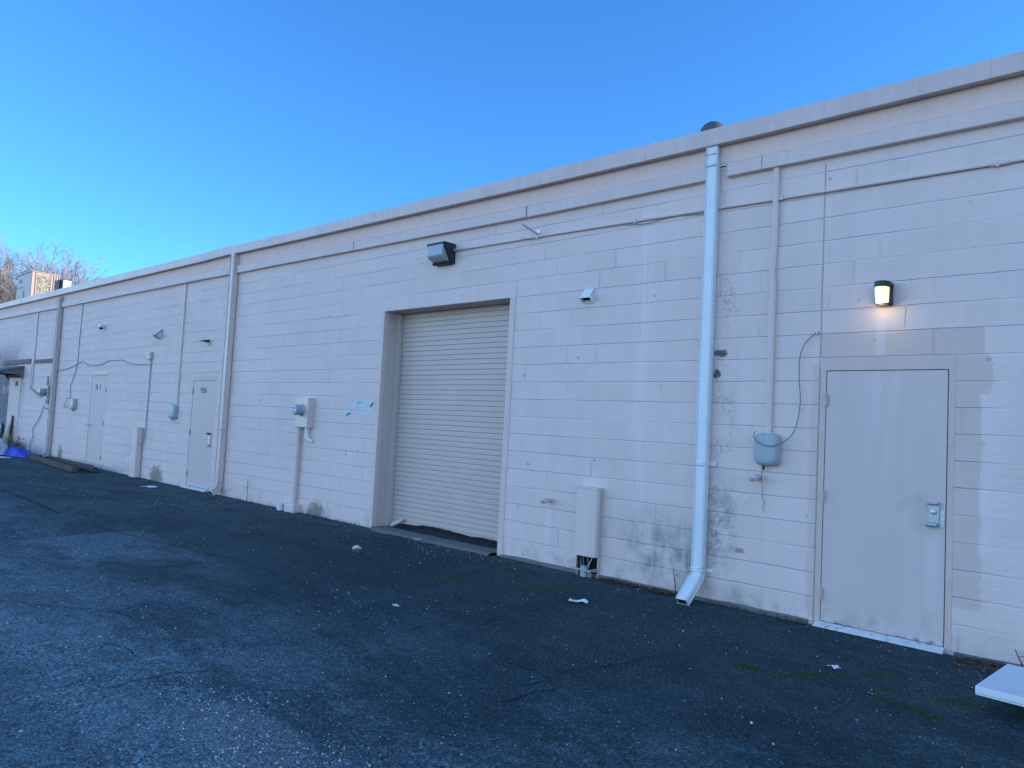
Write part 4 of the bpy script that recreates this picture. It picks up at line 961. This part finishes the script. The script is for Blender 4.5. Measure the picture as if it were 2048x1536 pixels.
scrap('paper_scrap', -12.48, -.60, .34, .22, .2, 'flat white paper sheet on the asphalt in front of the door numbered 926', 'paper scrap', M['paper'], 'paper scraps lying on the asphalt')
scrap('paper_scrap', -2.51, -2.49, .06, .035, .4, 'tiny creased white scrap in the middle of the dark asphalt', 'paper scrap', M['paper'], 'paper scraps lying on the asphalt')
scrap('paper_scrap', -5.0, -.18, .08, .06, .4, 'small pinkish scrap on the sill under the roll-up door', 'paper scrap', M['bag'], 'paper scraps lying on the asphalt', lift=.03)
scrap('paper_scrap', -20.8, -1.15, .40, .25, .4, 'pale scrap on the asphalt in front of the blue tarp', 'paper scrap', M['paper'], 'paper scraps lying on the asphalt')
def pebble(m, x, y, r, n=1):
    bm = bmesh.new(); bmesh.ops.create_icosphere(bm, subdivisions=n, radius=1)
    k = Vector((rng.uniform(0, 50), rng.uniform(0, 50), 0)); sc = Vector((rng.uniform(.7, 1.3), rng.uniform(.7, 1.3), rng.uniform(.5, .85))); ro = rng.uniform(0, 6.28)
    for v in bm.verts:
        q = v.co * (1 + .35 * mnoise.noise(v.co * 1.3 + k)); q = Vector((q.x * sc.x, q.y * sc.y, q.z * sc.z)); q.rotate(Matrix.Rotation(ro, 3, 'Z')); v.co = q * r
    o = len(m.v); z = gz(x, y)
    m.v += [(v.co.x + x, v.co.y + y, v.co.z + z + r * .45) for v in bm.verts]
    m.f += [tuple(v.index + o for v in f.verts) for f in bm.faces]; bm.free()
m = MB(); pebble(m, -4.92, -1.17, .050, 3); tag(m.build('stone', M['stone'], None, smooth=True), 'smooth cream stone lying in front of the roll-up door', 'stone')
tag(MB().box(-4.86, -4.72, -1.28, -1.22, gz(-4.8, -1.25), gz(-4.8, -1.25) + .03).build('wood_chip', M['wood'], None, bevel=.008), 'dark wood chip beside the smooth cream stone', 'wood chip')
gv = MB(); n = 0
while n < 1500:
    x = rng.uniform(-16, 2.2); y = -abs(rng.uniform(0, 1)) * 6.2
    if y > -.03: continue
    dcam = math.hypot(x - 2.3, y + 6.4); dens = .20 + .8 * max(0, mnoise.noise(Vector((x * .55, y * .75, 4)))) * 2
    if y < -4: dens += .35
    if y > -.3: dens += .4
    if rng.random() > dens * min(1, 6 / dcam): continue
    big = rng.random() < .03
    pebble(gv, x, y, rng.uniform(.005, .010) if big else rng.uniform(.0018, .0046) * (1 + dcam * .03)); n += 1
for cx, cy, sx_, sy_, k in ((-1.55, -4.58, .30, .10, 90), (-.85, -4.68, .35, .14, 260), (-.55, -4.45, .12, .10, 90), (-1.35, -4.38, .15, .06, 50), (-3.6, -3.9, .5, .3, 60), (1.25, -.35, .25, .15, 40), (-4.3, -.35, .5, .12, 70)):
    for q in range(k):
        pebble(gv, rng.gauss(cx, sx_), min(-.05, rng.gauss(cy, sy_)), rng.choice((.0015, .002, .002, .0025, .003, .004, .0055)))
tag(gv.build('gravel', M['gravel'], None, fix=False), kind='stuff')
# leaf litter and twigs along the wall foot
ll = MB()
for k in range(2400):
    zone = rng.choice(((-2.25, -1.2, .16, 1), (-2.2, -1.3, .10, 1), (1.0, 1.9, .26, 1), (1.1, 1.7, .2, 1), (-10.6, -8.5, .12, .7), (-22, -20.5, .5, 2), (-20.5, -19.3, .25, 1.5), (-24.5, -21, .9, 2.2), (-8, -6.4, .10, .8), (-1.0, -.1, .09, .7)))
    x = rng.uniform(zone[0], zone[1]); y = -.02 - abs(rng.gauss(0, zone[2] * .5)); p = Vector((x, y, gz(x, y) + rng.uniform(.004, .03)))
    u = Vector((rng.gauss(0, 1), rng.gauss(0, 1), rng.gauss(0, .35))).normalized() * rng.uniform(.008, .024) * zone[3]; v2 = u.cross(Vector((rng.gauss(0, .3), rng.gauss(0, .3), 1))).normalized() * u.length * rng.uniform(.3, .6)
    ll.add([p - u, p + v2, p + u, p - v2], [(0, 1, 2, 3)])
tag(ll.build('leaf_litter', M['leaf'], None, fix=False), kind='stuff')
tg = MB()
for k in range(70):
    zone = rng.choice(((1.05, 1.75, .2), (1.05, 1.75, .2), (-2.1, -1.2, .1)))
    x = rng.uniform(zone[0], zone[1]); y = -.04 - abs(rng.gauss(0, zone[2] * .6)); a = rng.gauss(0, .35); L = rng.uniform(.05, .16)
    q = (x + L * math.cos(a), min(-.012, y + L * math.sin(a)))
    tg.tube([(x, y, gz(x, y) + rng.uniform(.006, .03)), ((x + q[0]) / 2, (y + q[1]) / 2 , gz(x, y) + rng.uniform(.01, .04)), (*q, gz(*q) + rng.uniform(.006, .03))], .002, 4)
tag(tg.build('twig_litter', M['leaf'], None, fix=False), kind='stuff')
# moss creeping along cracks
ms = MB()
def moss(pts, w, dens):
    P = [Vector((*p, 0)) for p in pts]
    for a, b in zip(P, P[1:]):
        for k in range(int((b - a).length * dens)):
            t = rng.random(); q = a.lerp(b, t)
            cl = mnoise.noise(q * 8) * 1.6 + .22
            if rng.random() > cl: continue
            q += Vector((rng.gauss(0, w), rng.gauss(0, w), 0)); z = gz(q.x, q.y)
            r = rng.uniform(.003, .008); h = rng.uniform(.004, .012); a0 = rng.uniform(0, 6.28)
            ms.add([(q.x + r * math.cos(a0), q.y + r * math.sin(a0), z), (q.x + r * math.cos(a0 + 2.1), q.y + r * math.sin(a0 + 2.1), z), (q.x + r * math.cos(a0 + 4.2), q.y + r * math.sin(a0 + 4.2), z), (q.x, q.y, z + h)], [(0, 1, 3), (1, 2, 3), (2, 0, 3)])
moss([(.02, -1.56), (.33, -1.56), (.52, -1.31), (.72, -1.08)], .020, 2600)
moss([(.70, -1.07), (.80, -.98)], .03, 900)
moss([(.74, -1.52), (.97, -1.51), (1.11, -1.52), (1.25, -1.58)], .012, 1800)
moss([(.86, -1.30), (.92, -1.25)], .03, 2500); moss([(1.15, -1.25), (1.32, -1.15)], .05, 1500)
moss([(-3.2, -1.30), (-3.05, -1.26)], .06, 3500); moss([(-2.75, -.85), (-2.40, -.78), (-2.1, -.75)], .07, 1100); moss([(-2.5, -1.05), (-2.3, -.9)], .05, 1500)
moss([(-3.55, -.30), (-3.15, -.28)], .05, 1800); moss([(-5.3, -.20), (-4.6, -.22)], .04, 900); moss([(-5.8, -1.0), (-5.4, -.9)], .05, 500)
tag(ms.build('moss', M['moss'], None, fix=False), kind='stuff')
for x, h, lb in ((-9.72, .40, 'dry upright weed stalk at the wall foot right of the beige downspout'), (-1.34, .25, 'thin dry stalk at the wall foot left of the white downspout elbow'), (1.42, .14, 'short curved dry stalk at the wall behind the white panel')):
    st = MB().tube(wave([(x, -.05, -.005), (x - .01, -.045, h * .4), (x - .035, -.035, h * .75), (x - .05, -.03, h)], 4), [.006 * (1 - .6 * i / 12) for i in range(13)], 5)
    for k in range(3):
        st.tube([(x - .02, -.04, h * (.3 + .2 * k)), (x + .02 * (-1) ** k, -.06, h * (.42 + .2 * k))], .002, 4)
    tag(st.build('dry_weed', M['stem'], None, smooth=True), lb, 'weed', 'dry weed stalks along the wall')

# ------------------------------------------------------------------ camera
F, PITCH, ROLL, YAW = 1480.0, .0566, .0521, -.7495
cam = bpy.data.cameras.new('camera'); co_ = bpy.data.objects.new('camera', cam); col.objects.link(co_)
cam.sensor_width = 36; cam.lens = F / 2048 * 36; cam.clip_start = .05; cam.clip_end = 2000
fw = Vector((math.sin(YAW) * math.cos(PITCH), math.cos(YAW) * math.cos(PITCH), math.sin(PITCH)))
rt = Vector((math.cos(YAW), -math.sin(YAW), 0)); up = rt.cross(fw)
r2 = rt * math.cos(ROLL) + up * math.sin(ROLL); u2 = -rt * math.sin(ROLL) + up * math.cos(ROLL)
mx = Matrix((r2, u2, -fw)).transposed().to_4x4(); mx.translation = (2.325, -6.432, 1.534)
co_.matrix_world = mx; scene.camera = co_

# ------------------------------------------------------------------ daylight: low sun behind the building
ELEV, AZ = R(13), R(38)            # azimuth from +x toward +y
sd = Vector((math.cos(ELEV) * math.cos(AZ), math.cos(ELEV) * math.sin(AZ), math.sin(ELEV)))
sl_ = bpy.data.lights.new('sun', 'SUN'); sl_.energy = 2.5; sl_.angle = R(.5); sl_.color = (1, .80, .60)
so = bpy.data.objects.new('sun', sl_); col.objects.link(so); so.rotation_euler = (-sd).to_track_quat('-Z', 'Y').to_euler(); so.location = (20, 30, 20)
w_ = bpy.data.worlds.new('World'); scene.world = w_; w_.use_nodes = True
nt = w_.node_tree; bg = nt.nodes['Background']
sk = nt.nodes.new('ShaderNodeTexSky'); sk.sky_type = 'NISHITA'; sk.sun_disc = False
sk.sun_elevation = ELEV; sk.sun_rotation = R(90) - AZ
sk.air_density = 1.0; sk.dust_density = .1; sk.ozone_density = 4.0
# added sky tint: deep blue over the roof, brightened opposite to fill the shaded wall
tc = nt.nodes.new('ShaderNodeTexCoord'); sx = nt.nodes.new('ShaderNodeSeparateXYZ'); nt.links.new(tc.outputs['Generated'], sx.inputs[0])
mr = nt.nodes.new('ShaderNodeMapRange'); mr.interpolation_type = 'SMOOTHSTEP'; nt.links.new(sx.outputs[1], mr.inputs[0])
mr.inputs[1].default_value = -.40; mr.inputs[2].default_value = .17
tint = nt.nodes.new('ShaderNodeMix'); tint.data_type = 'RGBA'; nt.links.new(mr.outputs[0], tint.inputs[0])
tint.inputs[6].default_value = (1.14, 1.15, 1.26, 1); tint.inputs[7].default_value = (.30, .59, .84, 1)
tn = nt.nodes.new('ShaderNodeMix'); tn.data_type = 'RGBA'; tn.blend_type = 'MULTIPLY'; tn.inputs[0].default_value = 1
nt.links.new(sk.outputs[0], tn.inputs[6]); nt.links.new(tint.outputs[2], tn.inputs[7])
nt.links.new(tn.outputs[2], bg.inputs[0]); bg.inputs[1].default_value = .15
scene.view_settings.view_transform = 'Standard'; scene.view_settings.look = 'None'
scene.view_settings.exposure = 1.6; scene.view_settings.gamma = 1
